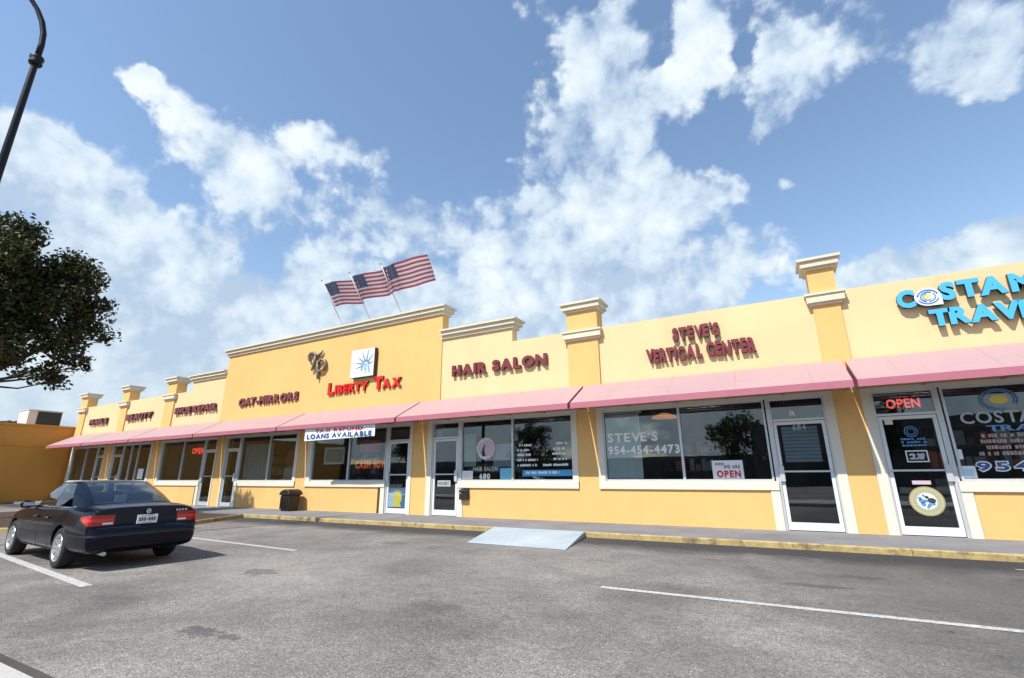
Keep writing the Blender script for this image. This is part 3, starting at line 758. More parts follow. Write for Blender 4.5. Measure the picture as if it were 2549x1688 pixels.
for k, (x0, x1, z) in enumerate(((-6.45, -6.05, .78), (-6.52, -6.12, .65), (-6.50, -6.08, .52), (-6.52, -5.88, .38), (-6.50, -5.88, .24))): m = MB(); strokes(m, x0, x1, G+z, .065, YG, k); m.build('text_line', 'vinyl', o)
for k, (x0, x1, z) in enumerate(((-5.32, -5.0, .80), (-5.42, -5.02, .66), (-5.44, -5.04, .53), (-5.40, -5.0, .39), (-5.72, -4.98, .24))): m = MB(); strokes(m, x0, x1, G+z, .065, YG, k+20); m.build('text_line', 'vinyl', o)
o = card('service_strip', 'blue strip with white lettering along the bottom of the salon window', 'strip', -6.35, -4.88, -.02, .14, 'vinyl_blue')
m = MB(); strokes(m, -6.25, -5.25, G+.04, .07, YG-.0045, 51); m.build('lettering', 'vinyl', o)
o = card('notice', 'white paper notice in the lower corner of the salon window beside the door', 'notice', -8.36, -7.99, -.10, .14, 'paper')
m = MB(); [strokes(m, -8.31, -8.05, G-.06+.045*k, .018, YG-.0045, 60+k) for k in range(4)]; m.build('lettering', 'vinyl_dim', o)
card('notice', 'cyan paper notice beside the middle bar of the salon window', 'notice', -7.07, -6.70, -.10, .20, 'vinyl_cyan')
lettering('house_number', 'white number 680 at the bottom of the salon window', [('680', -7.76, -7.40, -.09, .06)], 'vinyl', cat='number')
o = card('door_notice', 'white lettered notice below the push bar of the salon door', 'notice', -9.26, -8.78, -.30, -.13, 'paper')
ink(o, 'lettering', 'dark_ink', [('HOURS', -9.22, -8.84, -.27, -.16)], YG-.0045)
card('poster', 'sage green poster behind the salon window beside the rose head decal', 'poster', -8.34, -7.92, .26, 1.20, 'sage_paper', YS+.03)
card('poster', 'slate blue poster low behind the salon window beside the middle bar', 'poster', -7.32, -6.72, .24, .88, 'slate_paper', YS+.03)
o = thing('door_blind', 'slate blue slatted blind behind the upper glass of the blind shop door', 'blind', (.36, YS+.03, G+.2))
for k in range(10): MB().box(.03, .70, YS+.02, YS+.03, G+.24+.075*k, G+.305+.075*k).build('slat', 'slate_paper', o)
# tax shop
o = card('framed_poster', 'pale framed poster hanging inside the tax shop window', 'poster', -14.42, -13.42, .42, 1.0, 'paper', YW+.14, .03)
MB().box(-14.34, -13.50, YW+.104, YW+.1095, G+.49, G+.93).build('picture', 'grey_paper', o)
lettering('neon_sign', 'orange glowing sign letters low in the tax shop window', [('CASH', -12.85, -12.15, .26, .52), ('NOW', -12.0, -11.45, .26, .52)], 'neon_orange', YW+.12, .05, 'neon sign')
o = card('red_banner', 'dark red hanging banner inside the tax shop window', 'banner', -12.7, -11.75, .78, 1.18, 'red_ink', YW+.14, .01)
o = card('door_poster', 'blue poster with a yellow crowned figure on the lower tax shop door', 'poster', -11.20, -10.46, -.94, -.34, 'mid_blue_ink', YG+.004)
m = MB(); m.disc((-10.84, YG-.0005, G-.66), .20, -.002, 22); 
for k in range(7):
    a = math.radians(30+k*20); m.prism([(-10.84+.17*math.cos(a-.12), YG-.0005, G-.66+.17*math.sin(a-.12)), (-10.84+.31*math.cos(a), YG-.0005, G-.66+.31*math.sin(a)), (-10.84+.17*math.cos(a+.12), YG-.0005, G-.66+.17*math.sin(a+.12))], (0, -.0015, 0))
m.prism([(-11.02, YG-.0005, G-.92), (-10.66, YG-.0005, G-.92), (-10.72, YG-.0005, G-.76), (-10.98, YG-.0005, G-.76)], (0, -.0012, 0)); m.build('crowned_figure', 'yellow_ink', o)
MB().box(-11.19, -10.98, YG-.003, YG-.0005, G-.93, G-.5).build('pale_panel', 'pale_blue_ink', o)
# banner under the awning
o = thing('hanging_banner', 'white and navy LOANS AVAILABLE banner hanging under the pink awning of the tax shop', 'banner', (-13.1, 10.95, G+1.3))
yb = 10.90; k_ = yb/YW
c = [(-15.45*k_, 1.27*k_+G), (-11.94*k_, 1.31*k_+G), (-11.90*k_, 1.70*k_+G), (-15.60*k_, 1.72*k_+G)]
m = MB(); n = 12
for i in range(n):
    def bp(s, v): return (c[0][0]+(c[1][0]-c[0][0])*s, yb+.008*math.sin(s*9)*(1-v), c[0][1]+(c[1][1]-c[0][1])*s+(c[3][1]-c[0][1])*v)
    m.quad([bp(i/n, 0), bp((i+1)/n, 0), bp((i+1)/n, 1), bp(i/n, 1)])
m.build('sheet', 'vinyl', o, recalc=False)
m = MB(); letters('LOANS AVAILABLE', c[0][0]+.12, c[1][0]-.12, c[0][1]+.055, c[0][1]+.215, yb-.012, 0, .05, bm=m.bm); m.build('lettering', 'navy_ink', o, recalc=False)
m = MB(); letters('TAX REFUND', c[0][0]+.5, c[1][0]-.5, c[0][1]+.255, c[0][1]+.36, yb-.012, 0, .05, bm=m.bm); m.build('heading', 'red_ink', o, recalc=False)
# red neon in the shoe shop, poster and blinds in the far shops
lettering('neon_sign', 'red OPEN neon glowing high in the dark brown shop window near the car', [('OPEN', -22.95, -22.02, 1.0, 1.26)], 'neon_red', YW+.09, .05, 'neon sign')
o = thing('window_blind', 'dark brown blind filling the shop window behind the red neon sign', 'blind', (-23.5, YW+.3, G))
MB().box(-25.2, -21.95, YW+.24, YW+.26, G-.1, FT-.06).build('sheet', 'curtain', o)
o = thing('window_blind', 'grey vertical blinds filling the farthest shop window beside the ochre wing', 'blind', (-33.2, YW+.3, G))
for k in range(20):
    x = -34.65+k*.142; MB().prism([(x, YW+.30, G-.1), (x+.12, YW+.33, G-.1), (x+.12, YW+.335, G-.1), (x, YW+.305, G-.1)], (0, 0, 1.62)).build('slat', 'blind_dark', o)
card('notice', 'white paper notice in the low corner of the window with the odd inner frame', 'notice', -27.25, -26.75, -.05, .42, 'paper')
# mirror shop: hanging display inside
o = thing('display_stand', 'tall maroon and grey display stand inside the mirror shop window', 'stand', (-16.5, YW+.7, SW))
MB().box(-16.75, -16.1, YW+.26, YW+.36, SW, G+.35).build('panel', 'grey_paper', o); MB().disc((-16.42, YW+.28, G+.66), .34, .04, 20).build('sign_disc', 'letter_face', o)
o = thing('sheer_curtain', 'grey-teal sheer curtain behind the left pane of the mirror shop', 'curtain', (-18.3, YW+.2, G))
m = MB(); n = 40
for k in range(n):
    xa, xb = -19.22+1.75*k/n, -19.22+1.75*(k+1)/n; ya, yb_ = YW+.2+.025*math.sin(k*1.3), YW+.2+.025*math.sin((k+1)*1.3); m.quad([(xa, ya, G-.1), (xb, yb_, G-.1), (xb, yb_, G+1.28), (xa, ya, G+1.28)])
m.build('cloth', 'teal_cloth', o)
# travel shop
lettering('neon_sign', 'red OPEN neon above the travel shop door', [('OPEN', 1.96, 2.50, 1.25, 1.44)], 'neon_red', YF+.10, .02, 'neon sign')
o = thing('travel_lettering', 'shop name, emblem and service list lettered across the travel shop window', 'lettering', (3.8, YG, G))
m = MB(); letters('COSTAMAR', 3.02, 4.7, G+.88, G+1.10, YG, 0, .02, bm=m.bm); m.build('name', 'vinyl_dim', o, recalc=False)
m = MB(); letters('TRAVEL', 3.35, 4.5, G+.73, G+.84, YG, 0, .03, bm=m.bm); m.build('heading', 'mid_blue_ink', o, recalc=False)
m = MB()
for k, (x0, z) in enumerate(((3.25, .62), (3.22, .52), (3.28, .41), (3.16, .30))): strokes(m, x0, 4.9, G+z, .075, YG, 70+k)
m.build('service_list', 'vinyl_brown', o)
m = MB()
for rr in (.20, .24): m.tube([(3.62+rr*1.1*math.cos(a*PI/12), YG-.004, G+1.30+rr*.8*math.sin(a*PI/12)) for a in range(-2, 20)], .012, 5)
m.build('emblem', 'mid_blue_ink', o); MB().disc((3.62, YG, G+1.30), .08, -.002, 18, sx=1.6).build('emblem_sun', 'yellow_ink', o)
o = lettering('phone_lettering', 'large navy 954 telephone number with white outline along the travel shop window', [('954-456-1022', 3.06, 5.9, .015, .205)], 'vinyl', off=.10)
o2 = MB(); letters('954-456-1022', 3.075, 5.885, G+.035, G+.185, YG-.003, 0., .03, .19, bm=o2.bm); lo = o2.build('numeral', 'navy_ink', None, recalc=False); lo.parent = o
o = card('notice', 'pale blue and white notice low in the travel shop window beside the door', 'notice', 2.80, 3.05, -.10, .12, 'paper'); MB().box(2.84, 3.01, YG-.006, YG-.0045, G-.06, G+.06).build('print', 'pale_blue_ink', o)
card('notice', 'small white notice above the blue one at the travel shop door bar', 'notice', 2.82, 2.92, .24, .42, 'paper')
o = thing('door_seal', 'round cream and gold seal with a blue and white centre on the travel shop door', 'emblem', (2.24, YG, G-.76))
yd = YF+.019
MB().disc((2.24, yd, G-.51), .265, -.002, 40).build('rim', 'seal_rim', o)
m = MB(); m.disc((2.24, yd-.0022, G-.51), .245, -.001, 40); m.build('ring', 'seal_ring', o)
MB().disc((2.24, yd-.0034, G-.51), .145, -.001, 32).build('centre', 'vinyl', o)
m = MB()
for (ax, az, rr) in ((-.08, .0, .045), (-.06, -.06, .04), (.0, .07, .03), (.03, -.07, .035), (-.02, .0, .03), (-.10, .05, .03), (.09, -.05, .03), (-.04, .10, .025), (.0, -.11, .025)): m.disc((2.24+ax, yd-.0046, G-.51+az), rr, -.001, 12)
m.build('emblem', 'mid_blue_ink', o)
m = MB(); m.disc((2.31, yd-.0046, G-.50), .05, -.001, 12, sx=1.3); m.disc((2.25, yd-.0058, G-.44), .028, -.001, 10); m.build('landscape', 'ac_dark', o)
m = MB()
for k in range(26):
    a = 2*PI*k/26; cx_, cz_ = 2.24+.19*math.cos(a), G-.51+.19*math.sin(a); u = Vector((math.cos(a), 0, math.sin(a))); v = Vector((-u.z, 0, u.x)); c_ = Vector((cx_, yd-.0034, cz_))
    m.prism([c_+u*.018+v*.009, c_+u*.018-v*.009, c_-u*.018-v*.009, c_-u*.018+v*.009], (0, -.0008, 0))
m.build('lettering', 'seal_rim', o)
o = card('door_sticker', 'small pale pink sticker above the round seal on the travel shop door', 'sticker', 2.08, 2.36, -.21, -.14, 'vinyl_rose', yd)
o = thing('door_sign', 'white outlined small sign in the middle of the travel shop door', 'sign', (2.24, yd, G+.2)); m = MB()
for b_ in ((2.08, 2.42, .40, .42), (2.08, 2.42, .20, .22), (2.08, 2.10, .221, .399), (2.40, 2.42, .221, .399)): m.box(b_[0], b_[1], yd-.002, yd, G+b_[2], G+b_[3])
m.build('border', 'vinyl', o); m = MB(); letters('24', 2.14, 2.36, G+.25, G+.37, yd-.002, 0, .05, bm=m.bm); m.build('lettering', 'vinyl_dim', o, recalc=False) if False else (strokes(m, 2.13, 2.37, G+.32, .045, yd, 90), strokes(m, 2.13, 2.37, G+.25, .045, yd, 91), m.build('lettering', 'vinyl_dim', o))
o = thing('door_decal', 'faint blue round decal on the upper travel shop door', 'decal', (2.26, yd, G+.5)); m = MB()
for rr in (.06, .10): m.tube([(2.24+rr*math.cos(a*PI/10), yd-.004, G+.78+rr*math.sin(a*PI/10)) for a in range(21)], .009, 5)
m.build('ring', 'mid_blue_ink', o); m = MB(); [strokes(m, 2.06, 2.44, G+.50+.06*k, .035, yd, 95+k) for k in range(3)]; m.build('lettering', 'mid_blue_ink', o)
card('door_sticker', 'small beige sticker in the top corner of the travel shop door', 'sticker', 1.86, 1.99, .93, 1.03, 'trim', yd)
# furniture inside the shops (dimly seen through the glass)
def desk(x, y, label):
    o = thing('counter', label, 'counter', (x, y, SW)); MB().box(x-.75, x+.75, y-.3, y+.3, SW+.92, SW+.98).build('top', 'furniture', o); MB().box(x-.7, x+.7, y-.25, y+.25, SW+.01, SW+.919).build('body', 'furniture', o)
desk(-6.0, 14.6, 'dark wooden counter inside the hair salon'); desk(-12.6, 14.2, 'dark wooden counter inside the tax shop'); desk(-.9, 14.8, 'dark wooden counter inside the blind shop')
def shelf(x0, x1, y, seed, label):
    o = thing('display_shelf', label, 'shelf', ((x0+x1)/2, y, SW)); r = random.Random(seed)
    m = MB(); m.box(x0, x0+.04, y-.15, y+.15, SW, SW+2.1); m.box(x1-.04, x1, y-.15, y+.15, SW, SW+2.1)
    for z in (.3, .75, 1.2, 1.65, 2.06): m.box(x0+.041, x1-.041, y-.15, y+.15, SW+z, SW+z+.03)
    m.build('rack', 'furniture', o); g = MB()
    for z in (.33, .78, 1.23, 1.68):
        x = x0+.08
        while x < x1-.3:
            w_ = r.uniform(.08, .26); g.box(x, x+w_, y-.12, y+.1, SW+z+.001, SW+z+r.uniform(.14, .34), r.randrange(6)); x += w_+r.choice((.01, .03, .12))
    g.build('goods', ['paper', 'grey_paper', 'letter_face', 'slate_paper', 'sage_paper', 'orange_ink'], o)
shelf(-9.2, -6.9, 13.6, 1, 'stocked shelf inside the hair salon'); shelf(-14.6, -13.0, 13.7, 2, 'stocked shelf inside the tax shop'); shelf(-3.0, -.9, 14.0, 3, 'stocked shelf inside the blind shop')
shelf(2.6, 5.2, 13.4, 4, 'stocked shelf inside the travel shop'); shelf(-19.6, -17.2, 13.6, 5, 'stocked shelf inside the mirror shop')
def tube_light(x, y, label):
    o = thing('ceiling_light', label, 'ceiling light', (x, y, 3.14), 'fluorescent ceiling lights inside the shops'); MB().box(x-.62, x+.62, y-.16, y+.16, 3.09, 3.149).build('housing', 'white_paint', o); MB().box(x-.58, x+.58, y-.12, y+.12, 3.07, 3.0895).build('diffuser', 'tube', o)
for x, y, w_ in ((-2.4, 13.6, 'blind shop'), (-7.2, 13.7, 'hair salon, added to brighten the room'), (-12.6, 13.6, 'tax shop, added to brighten the room'), (3.6, 13.6, 'travel shop, added to brighten the room'), (-17.8, 13.7, 'mirror shop, added to brighten the room')): tube_light(x, y, 'fluorescent ceiling light glowing inside the '+w_)  # blind shop light is known; the rest are added to brighten the rooms

# ---------------------------------------------------------------- mailbox, litter bin
t = thing('mailbox', 'small black mailbox on the orange wall beside the salon door', 'mailbox', (-8.2, YW, G-.68))
m = MB(); m.prism([(-8.34, YW-.006, G-.66), (-8.34, YW-.13, G-.66), (-8.34, YW-.13, G-.44), (-8.34, YW-.006, G-.38)], (.27, 0, 0)); m.build('box', 'black', t, bevel=.006)
MB().prism([(-8.35, YW-.006, G-.372), (-8.35, YW-.15, G-.437), (-8.35, YW-.15, G-.42), (-8.35, YW-.006, G-.352)], (.29, 0, 0)).build('lid', 'black', t); MB().box(-8.33, -8.26, YW-.134, YW-.131, G-.50, G-.45).build('latch', 'steel', t)
t = thing('litter_bin', 'dark brown square litter bin with hooded lid against the orange wall', 'litter bin', (-15.25, 11.55, SW))
bx0, bx1, by0, by1 = -15.49, -15.01, 11.30, 11.80
m = MB()
for z0, z1, i0 in ((SW+.0, SW+.52, .02),):
    m.prism([(bx0+.04, by0+.04, z0), (bx1-.04, by0+.04, z0), (bx1-.04, by1-.04, z0), (bx0+.04, by1-.04, z0)], (0, 0, z1-z0))
for v in m.bm.verts:
    if v.co.z > .3: v.co.x += .03*(1 if v.co.x > -15.25 else -1); v.co.y += .03*(1 if v.co.y > 11.55 else -1)
m.build('body', 'bin', t, bevel=.02)
m = MB(); prof = [(-.27, .0), (-.27, .05), (-.24, .10), (-.14, .16), (0, .19), (.14, .16), (.24, .10), (.27, .05), (.27, 0)]
m.prism([(-15.25+px, by0-.02, SW+.525+pz) for px, pz in prof], (0, by1-by0+.04, 0)); m.build('lid', 'bin', t, bevel=.01)
MB().box(-15.40, -15.10, by0-.026, by0-.0205, SW+.56, SW+.64).build('flap', 'black', t)
m = MB(); [m.box(-15.46+.085*k, -15.435+.085*k, by0+.004, by0+.03, SW+.06, SW+.46) for k in range(6)]; m.build('rib', 'bin', t)

# ---------------------------------------------------------------- flags on the tall parapet
def flag(x, label, phase, fl, pole_top):
    p0 = Vector((x, 12.36, G+5.30)); p1 = Vector((x, 10.96, G+7.02)); d = (p1-p0).normalized()
    r = thing('flag', label, 'flag', p0, 'flags leaning out over the tall parapet')
    pole = MB().tube([p0, p1], .019, 10).build('pole', 'white_paint', r); MB().lathe([(.0, -.035), (.03, -.015), (.034, .01), (.0, .04)], p1+d*.03, 'z', 12).build('finial', 'yellow_ink', pole)
    hoist, fly = .92, 1.72; top = p0+d*((p1-p0).length-.14)
    NU, NV = 40, 13
    def S_(u, v):
        """u along the fly, v down the hoist"""
        w = (.05+.12*u)*(1.35-.75*fl)*math.sin(u*(6.2+2.4*fl)+phase+v*.8)+.03*math.sin(u*15+phase*2)
        p = top - d*(hoist*v) + Vector((fly*u*(1-.04*v), 0, -.16*u*u*fl+.05*math.sin(u*6+phase)*u))
        return p + Vector((.02*math.sin(u*9+v*2+phase), w, w*.35))
    m = MB(); vv = [[m.bm.verts.new(S_(i/NU, j/NV)) for j in range(NV+1)] for i in range(NU+1)]
    for i in range(NU):
        for j in range(NV):
            f = m.bm.faces.new((vv[i][j], vv[i+1][j], vv[i+1][j+1], vv[i][j+1])); f.smooth = True
            f.material_index = 2 if (i < 16 and j < 7) else (0 if j % 2 == 0 else 1)
    cl = m.build('cloth', ['flag_red', 'flag_white', 'flag_blue'], r, recalc=False)
    m = MB()
    for a in range(9):
        for b in range(5 if a % 2 else 6):
            u = (b+.5+(.5 if a % 2 else 0))/6*.385+.006; v = (a+.7)/9*.52
            for sgn in (-1, 1):
                c = S_(u, v); e1 = (S_(u+.01, v)-c).normalized(); e2 = (S_(u, v+.01)-c).normalized(); n = e1.cross(e2).normalized()*.004*sgn
                pts = [c+n+(e1*math.cos(2*PI*k/10+.31)+e2*math.sin(2*PI*k/10+.31))*(.024 if k % 2 == 0 else .010) for k in range(10)]
                m.bm.faces.new([m.bm.verts.new(q_) for q_ in pts])
    m.build('star_pattern', 'flag_white', cl, recalc=False)
flag(-14.13, 'striped American flag on the first leaning pole, above the pewter monogram', .4, 1., 0)
flag(-12.70, 'striped American flag on the middle leaning pole, half behind its neighbour', 1.7, .6, 0)
flag(-11.20, 'striped American flag flying highest, on the pole nearest the salon', 2.6, -.5, 0)

# ---------------------------------------------------------------- lamp post
LB = Vector((-13.79, 2.38, 0)); t = thing('street_lamp', 'tall black street lamp post with curved arm in the upper corner', 'street lamp', LB)
zc = 14*math.tan(math.radians(33.5))+G
MB().tube([LB, LB+Vector((0, 0, zc-.2)), LB+Vector((0, 0, zc))], [.098, .060, .058], 16).build('pole', 'post', t)
MB().lathe([(.0, -.14), (.11, -.13), (.125, -.08), (.10, -.03), (.13, .03), (.12, .09), (.06, .13), (.0, .14)], LB+Vector((0, 0, zc)), 'z', 16).build('collar', 'post', t)
MB().lathe([(.0, 0), (.24, 0), (.24, .05), (.17, .12), (.15, .5), (.11, .6), (.0, .6)], LB, 'z', 16).build('base', 'post', t)
av = Vector((-.42, -.90, 0)).normalized()
arc = []
for k in range(19):
    a = k/18; ang = PI*1.02*a
    R_ = 1.75; arc.append(LB+Vector((0, 0, zc+.1+.35))+av*(R_*(1-math.cos(ang)))+Vector((0, 0, R_*math.sin(ang)*1.0)))
arc = [LB+Vector((0, 0, zc+.1))]+arc
MB().tube(arc, [.058]*4+[.05]*(len(arc)-4), 12).build('arm', 'post', t)
e = arc[-1]; MB().lathe([(.05, .10), (.09, .05), (.20, -.02), (.27, -.10), (.25, -.12), (.0, -.10)], e-Vector((0, 0, .08)), 'z', 20).build('lantern', 'post', t)

# ---------------------------------------------------------------- the dark saloon car
def evaluated(o):
    bpy.context.view_layer.update()
    return bpy.data.meshes.new_from_object(o.evaluated_get(bpy.context.evaluated_depsgraph_get()))
def temp(me):
    o = bpy.data.objects.new('tmp', me); COL.objects.link(o); return o
def boolean(me, cutters, op='DIFFERENCE'):
    for c in cutters:
        a, b = temp(me), temp(c)
        md = a.modifiers.new('b', 'BOOLEAN'); md.operation = op; md.solver = 'EXACT'; md.object = b
        me = evaluated(a); bpy.data.objects.remove(a); bpy.data.objects.remove(b)
    return me
def subsurf(me, lv):
    a = temp(me); md = a.modifiers.new('s', 'SUBSURF'); md.levels = lv; md.render_levels = lv
    r = evaluated(a); bpy.data.objects.remove(a); return r
def smooth(me):
    for p in me.polygons: p.use_smooth = True
    try: me.set_sharp_from_angle(angle=math.radians(38))
    except Exception: pass
    return me
def to_mesh(mb):
    bmesh.ops.recalc_face_normals(mb.bm, faces=mb.bm.faces); me = bpy.data.meshes.new('m'); mb.bm.to_mesh(me); mb.bm.free(); return me
def grow(me, d):
    bm = bmesh.new(); bm.from_mesh(me); bm.normal_update()
    for v in bm.verts: v.co += v.normal*d
    r = bpy.data.meshes.new('g'); bm.to_mesh(r); bm.free(); return r

CAR = thing('parked_car', 'shiny black-blue four-door saloon car parked nose in, seen from behind', 'car', (-8.31, 3.945, 0))
ROOT[CAR.name] = Vector((0, 0, 0)); CAR.rotation_euler = (0, 0, math.radians(175.6)); CAR.scale = (1/S_ALL,)*3
ST = [(0.00, .66, .41, .56, .575, .56), (.025, .765, .34, .595, .625, .66), (.075, .81, .30, .625, .655, .68), (.10, .818, .28, .66, .70, .68),
      (.125, .822, .27, .875, .955, .665), (.19, .835, .25, .905, .985, .665), (.45, .870, .24, .925, 1.000, .68), (.80, .895, .23, .935, 1.010, .70), (1.20, .90, .225, .94, 1.00, .72),
      (1.8, .90, .22, .935, .965, .77), (2.5, .90, .22, .925, .95, .78), (3.2, .90, .22, .912, .94, .77), (3.5, .895, .22, .905, .955, .70), (3.85, .888, .22, .87, .915, .67),
      (4.3, .870, .22, .795, .845, .61), (4.58, .83, .22, .70, .765, .55), (4.71, .75, .25, .62, .67, .5), (4.775, .62, .34, .54, .57, .45)]
def sect(w, zb, zl, zt, wt):
    L = lambda f: zb+(zl-zb)*f
    return [(0, zb), (w*.78, zb), (w*.925, L(.05)), (w*.975, L(.20)), (w, L(.46)), (w*.998, L(.62)), (w*.985, L(.80)), (w*.945, L(1.)), (wt, zt), (wt*.55, zt+.014), (0, zt+.020)]
bm = bmesh.new(); rings = []
for x, w, zb, zl, zt, wt in ST:
    h = sect(w, zb, zl, zt, wt); ring = [(y, z) for y, z in h]+[(-y, z) for y, z in h[-2:0:-1]]
    rings.append([bm.verts.new((x, y, z)) for y, z in ring])
n = len(rings[0])
for i in range(len(rings)-1):
    for k in range(n): bm.faces.new((rings[i][k], rings[i][(k+1) % n], rings[i+1][(k+1) % n], rings[i+1][k]))
bm.faces.new(rings[0]); bm.faces.new(rings[-1])
cr = bm.edges.layers.float.new('crease_edge')
for i, s in enumerate(ST):
    for k in range(n):
        e = bm.edges.get((rings[i][k], rings[i][(k+1) % n]))
        if e and i in (3, 4): e[cr] = .75
    if i < len(ST)-1:
        for k in (7, 13):      # shoulder line
            e = bm.edges.get((rings[i][k], rings[i+1][k]))
            if e: e[cr] = .7
bmesh.ops.recalc_face_normals(bm, faces=bm.faces)
shell = bpy.data.meshes.new('shell'); bm.to_mesh(shell); bm.free()
shell = subsurf(shell, 2)
WX = (1.115, 3.945); WR = .325
wells = []
for x in WX:
    for sy in (1, -1):
        c = MB(); c.prism([(x+.375*math.cos(2*PI*k/40), sy*.58, WR+.375*math.sin(2*PI*k/40)) for k in range(40)], (0, sy*.6, 0)); wells.append(to_mesh(c))
body_me = boolean(shell, wells)
def car_part(name, me, mats, parent=CAR):
    me.materials.clear()
    for m_ in (mats if isinstance(mats, list) else [mats]): me.materials.append(M[m_])
    return link_obj(name, smooth(me), parent)
BODY = car_part('body', body_me, 'car')
def patch(name, boxes, mat, d, parent=CAR, base=None):
    """a thin fitted piece: the body skin grown by d, inside the box"""
    c = MB()
    if callable(boxes): boxes(c)
    else: c.box(*boxes)
    return car_part(name, boolean(grow(base or shell, d), [to_mesh(c)], 'INTERSECT'), mat, parent)
# lamps wrap round the rear corners
for sy in (1, -1):
    y0, y1 = sorted((sy*.47, sy*.93))
    pts = [(-.05, 0, .705), (.12, 0, .705), (.40, 0, .80), (.40, 0, .845), (.16, 0, .872), (-.05, 0, .872)]
    tl = patch('tail_light', lambda c: c.prism([(p[0], y0, p[2]) for p in pts], (0, y1-y0, 0)), 'tail_red', .008)
    a0, a1 = sorted((sy*.49, sy*.91))
    patch('brake_lens', (-.05, .30, a0, a1, .765, .815), 'tail_bright', .0105, tl)
    b0, b1 = sorted((sy*.49, sy*.63)); patch('reversing_lens', (-.05, .3, b0, b1, .722, .752), 'plate', .0105, tl)
for z in (.60,): patch('bumper_strip', (-.1, .62, -1, 1, .535, .562), 'car_trim', .006)
patch('bumper_strip', (4.2, 4.9, -1, 1, .48, .51), 'car_trim', .006)
patch('side_moulding', (1.50, 3.55, -1, 1, .50, .53), 'car_trim', .005)
patch('sill_trim', (1.50, 3.55, -1, 1, .20, .285), 'car_trim', .004)
def seams(c):
    c.box(.0, .60, -.715, -.707, .68, 1.1); c.box(.0, .60, .707, .715, .68, 1.1); c.box(.0, .2, -.71, .71, .664, .672)
patch('panel_gap', seams, 'seam', .0012)
for sy in (1, -1):
    def dseam(c, sy=sy):
        a, b = sorted((sy*.6, sy*1.0))
        c.box(1.72, 1.728, a, b, .30, .96); c.box(2.36, 2.368, a, b, .30, .96); c.box(3.32, 3.328, a, b, .30, .93); c.box(1.72, 3.328, a, b, .292, .299)
    patch('door_gap', dseam, 'seam', .0012)
    for x in (1.80, 2.46):
        a, b = sorted((sy*.880, sy*.925)); MB().box(x, x+.18, a, b, .775, .80).build('door_handle', 'car', CAR, bevel=.006)
# glasshouse
half_b = [(.74, 0), (.76, .33), (.82, .565), (.90, .665), (1.08, .728), (1.18, .765), (2.02, .80), (2.10, .80), (2.70, .795), (3.14, .775), (3.26, .735), (3.42, .52), (3.50, .26), (3.52, 0)]
half_t = [(1.80, 0), (1.805, .30), (1.83, .47), (1.86, .53), (1.895, .562), (1.92, .572), (2.12, .595), (2.18, .597), (2.46, .59), (2.60, .57), (2.67, .545), (2.74, .37), (2.77, .20), (2.78, 0)]
nb = len(half_b)
SEG = ['rear', 'rear', 'C', 'C', 'rdoor0', 'rdoor', 'B', 'fdoor', 'fdoor', 'A', 'wind', 'wind', 'wind']
SEG = ['rear_window', 'rear_window', 'p', 'p', 'p', 'rear_door_window', 'p', 'front_door_window', 'front_door_window', 'p', 'windscreen', 'windscreen', 'windscreen']
ROWS = [0, .06, .30, .55, .80, .93, 1.0]
def gpt(i, t, s):
    (bx, by), (tx, ty) = half_b[i], half_t[i]
    z0 = 1.00 if i < 4 else (.965 if i > 9 else .945); z0 = {4: .965, 5: .95}.get(i, z0)
    z1 = 1.385 + (0.012 if 2 < i < 10 else .012)
    b = math.sin(PI*t)*.035
    f = 1-math.cos(t*PI/2)*0  # straight pillars, slight bulge outward
    x = bx+(tx-bx)*t; y = by+(ty-by)*t; z = z0+(z1-z0)*(t**.93)
    if i < 3: x -= b*.9
    elif i > 9: x += b*.9
    else: y += b*.7
    return Vector((x, y*s, z))
parts = {}
for s in (1, -1):
    for i in range(nb-1):
        for r in range(len(ROWS)-1):
            q4 = [gpt(i, ROWS[r], s), gpt(i+1, ROWS[r], s), gpt(i+1, ROWS[r+1], s), gpt(i, ROWS[r+1], s)]
            g = SEG[i]
            isg = g != 'p' and 1 <= r <= len(ROWS)-3
            key = 'pillars' if not isg else (g if g in ('rear_window', 'windscreen') else g+str(s))
            parts.setdefault(key, []).append(q4)
    # roof
    cx = 2.28
    for i in range(nb-1):
        for r in range(4):
            def rp(i_, f):
                p = gpt(i_, 1., s); c = Vector((cx+(p.x-cx)*.55, 0, 1.432)); q_ = p.lerp(c, f); q_.z = p.z+(1.432-p.z)*(1-(1-f)**2.2); return q_
            parts['pillars'].append([rp(i, r/4), rp(i+1, r/4), rp(i+1, (r+1)/4), rp(i, (r+1)/4)])
for key, qs in parts.items():
    m = MB()
    for q4 in qs:
        vs = [m.bm.verts.new(p) for p in q4]
        try: m.bm.faces.new(vs)
        except ValueError: pass
    bmesh.ops.remove_doubles(m.bm, verts=m.bm.verts, dist=.0015)
    bmesh.ops.recalc_face_normals(m.bm, faces=m.bm.faces)
    me = bpy.data.meshes.new('m'); m.bm.to_mesh(me); m.bm.free()
    if key == 'pillars': car_part('roof', me, 'car')
    else: car_part(key.rstrip('-1') if key[-1] == '1' else key, me, 'car_glass')
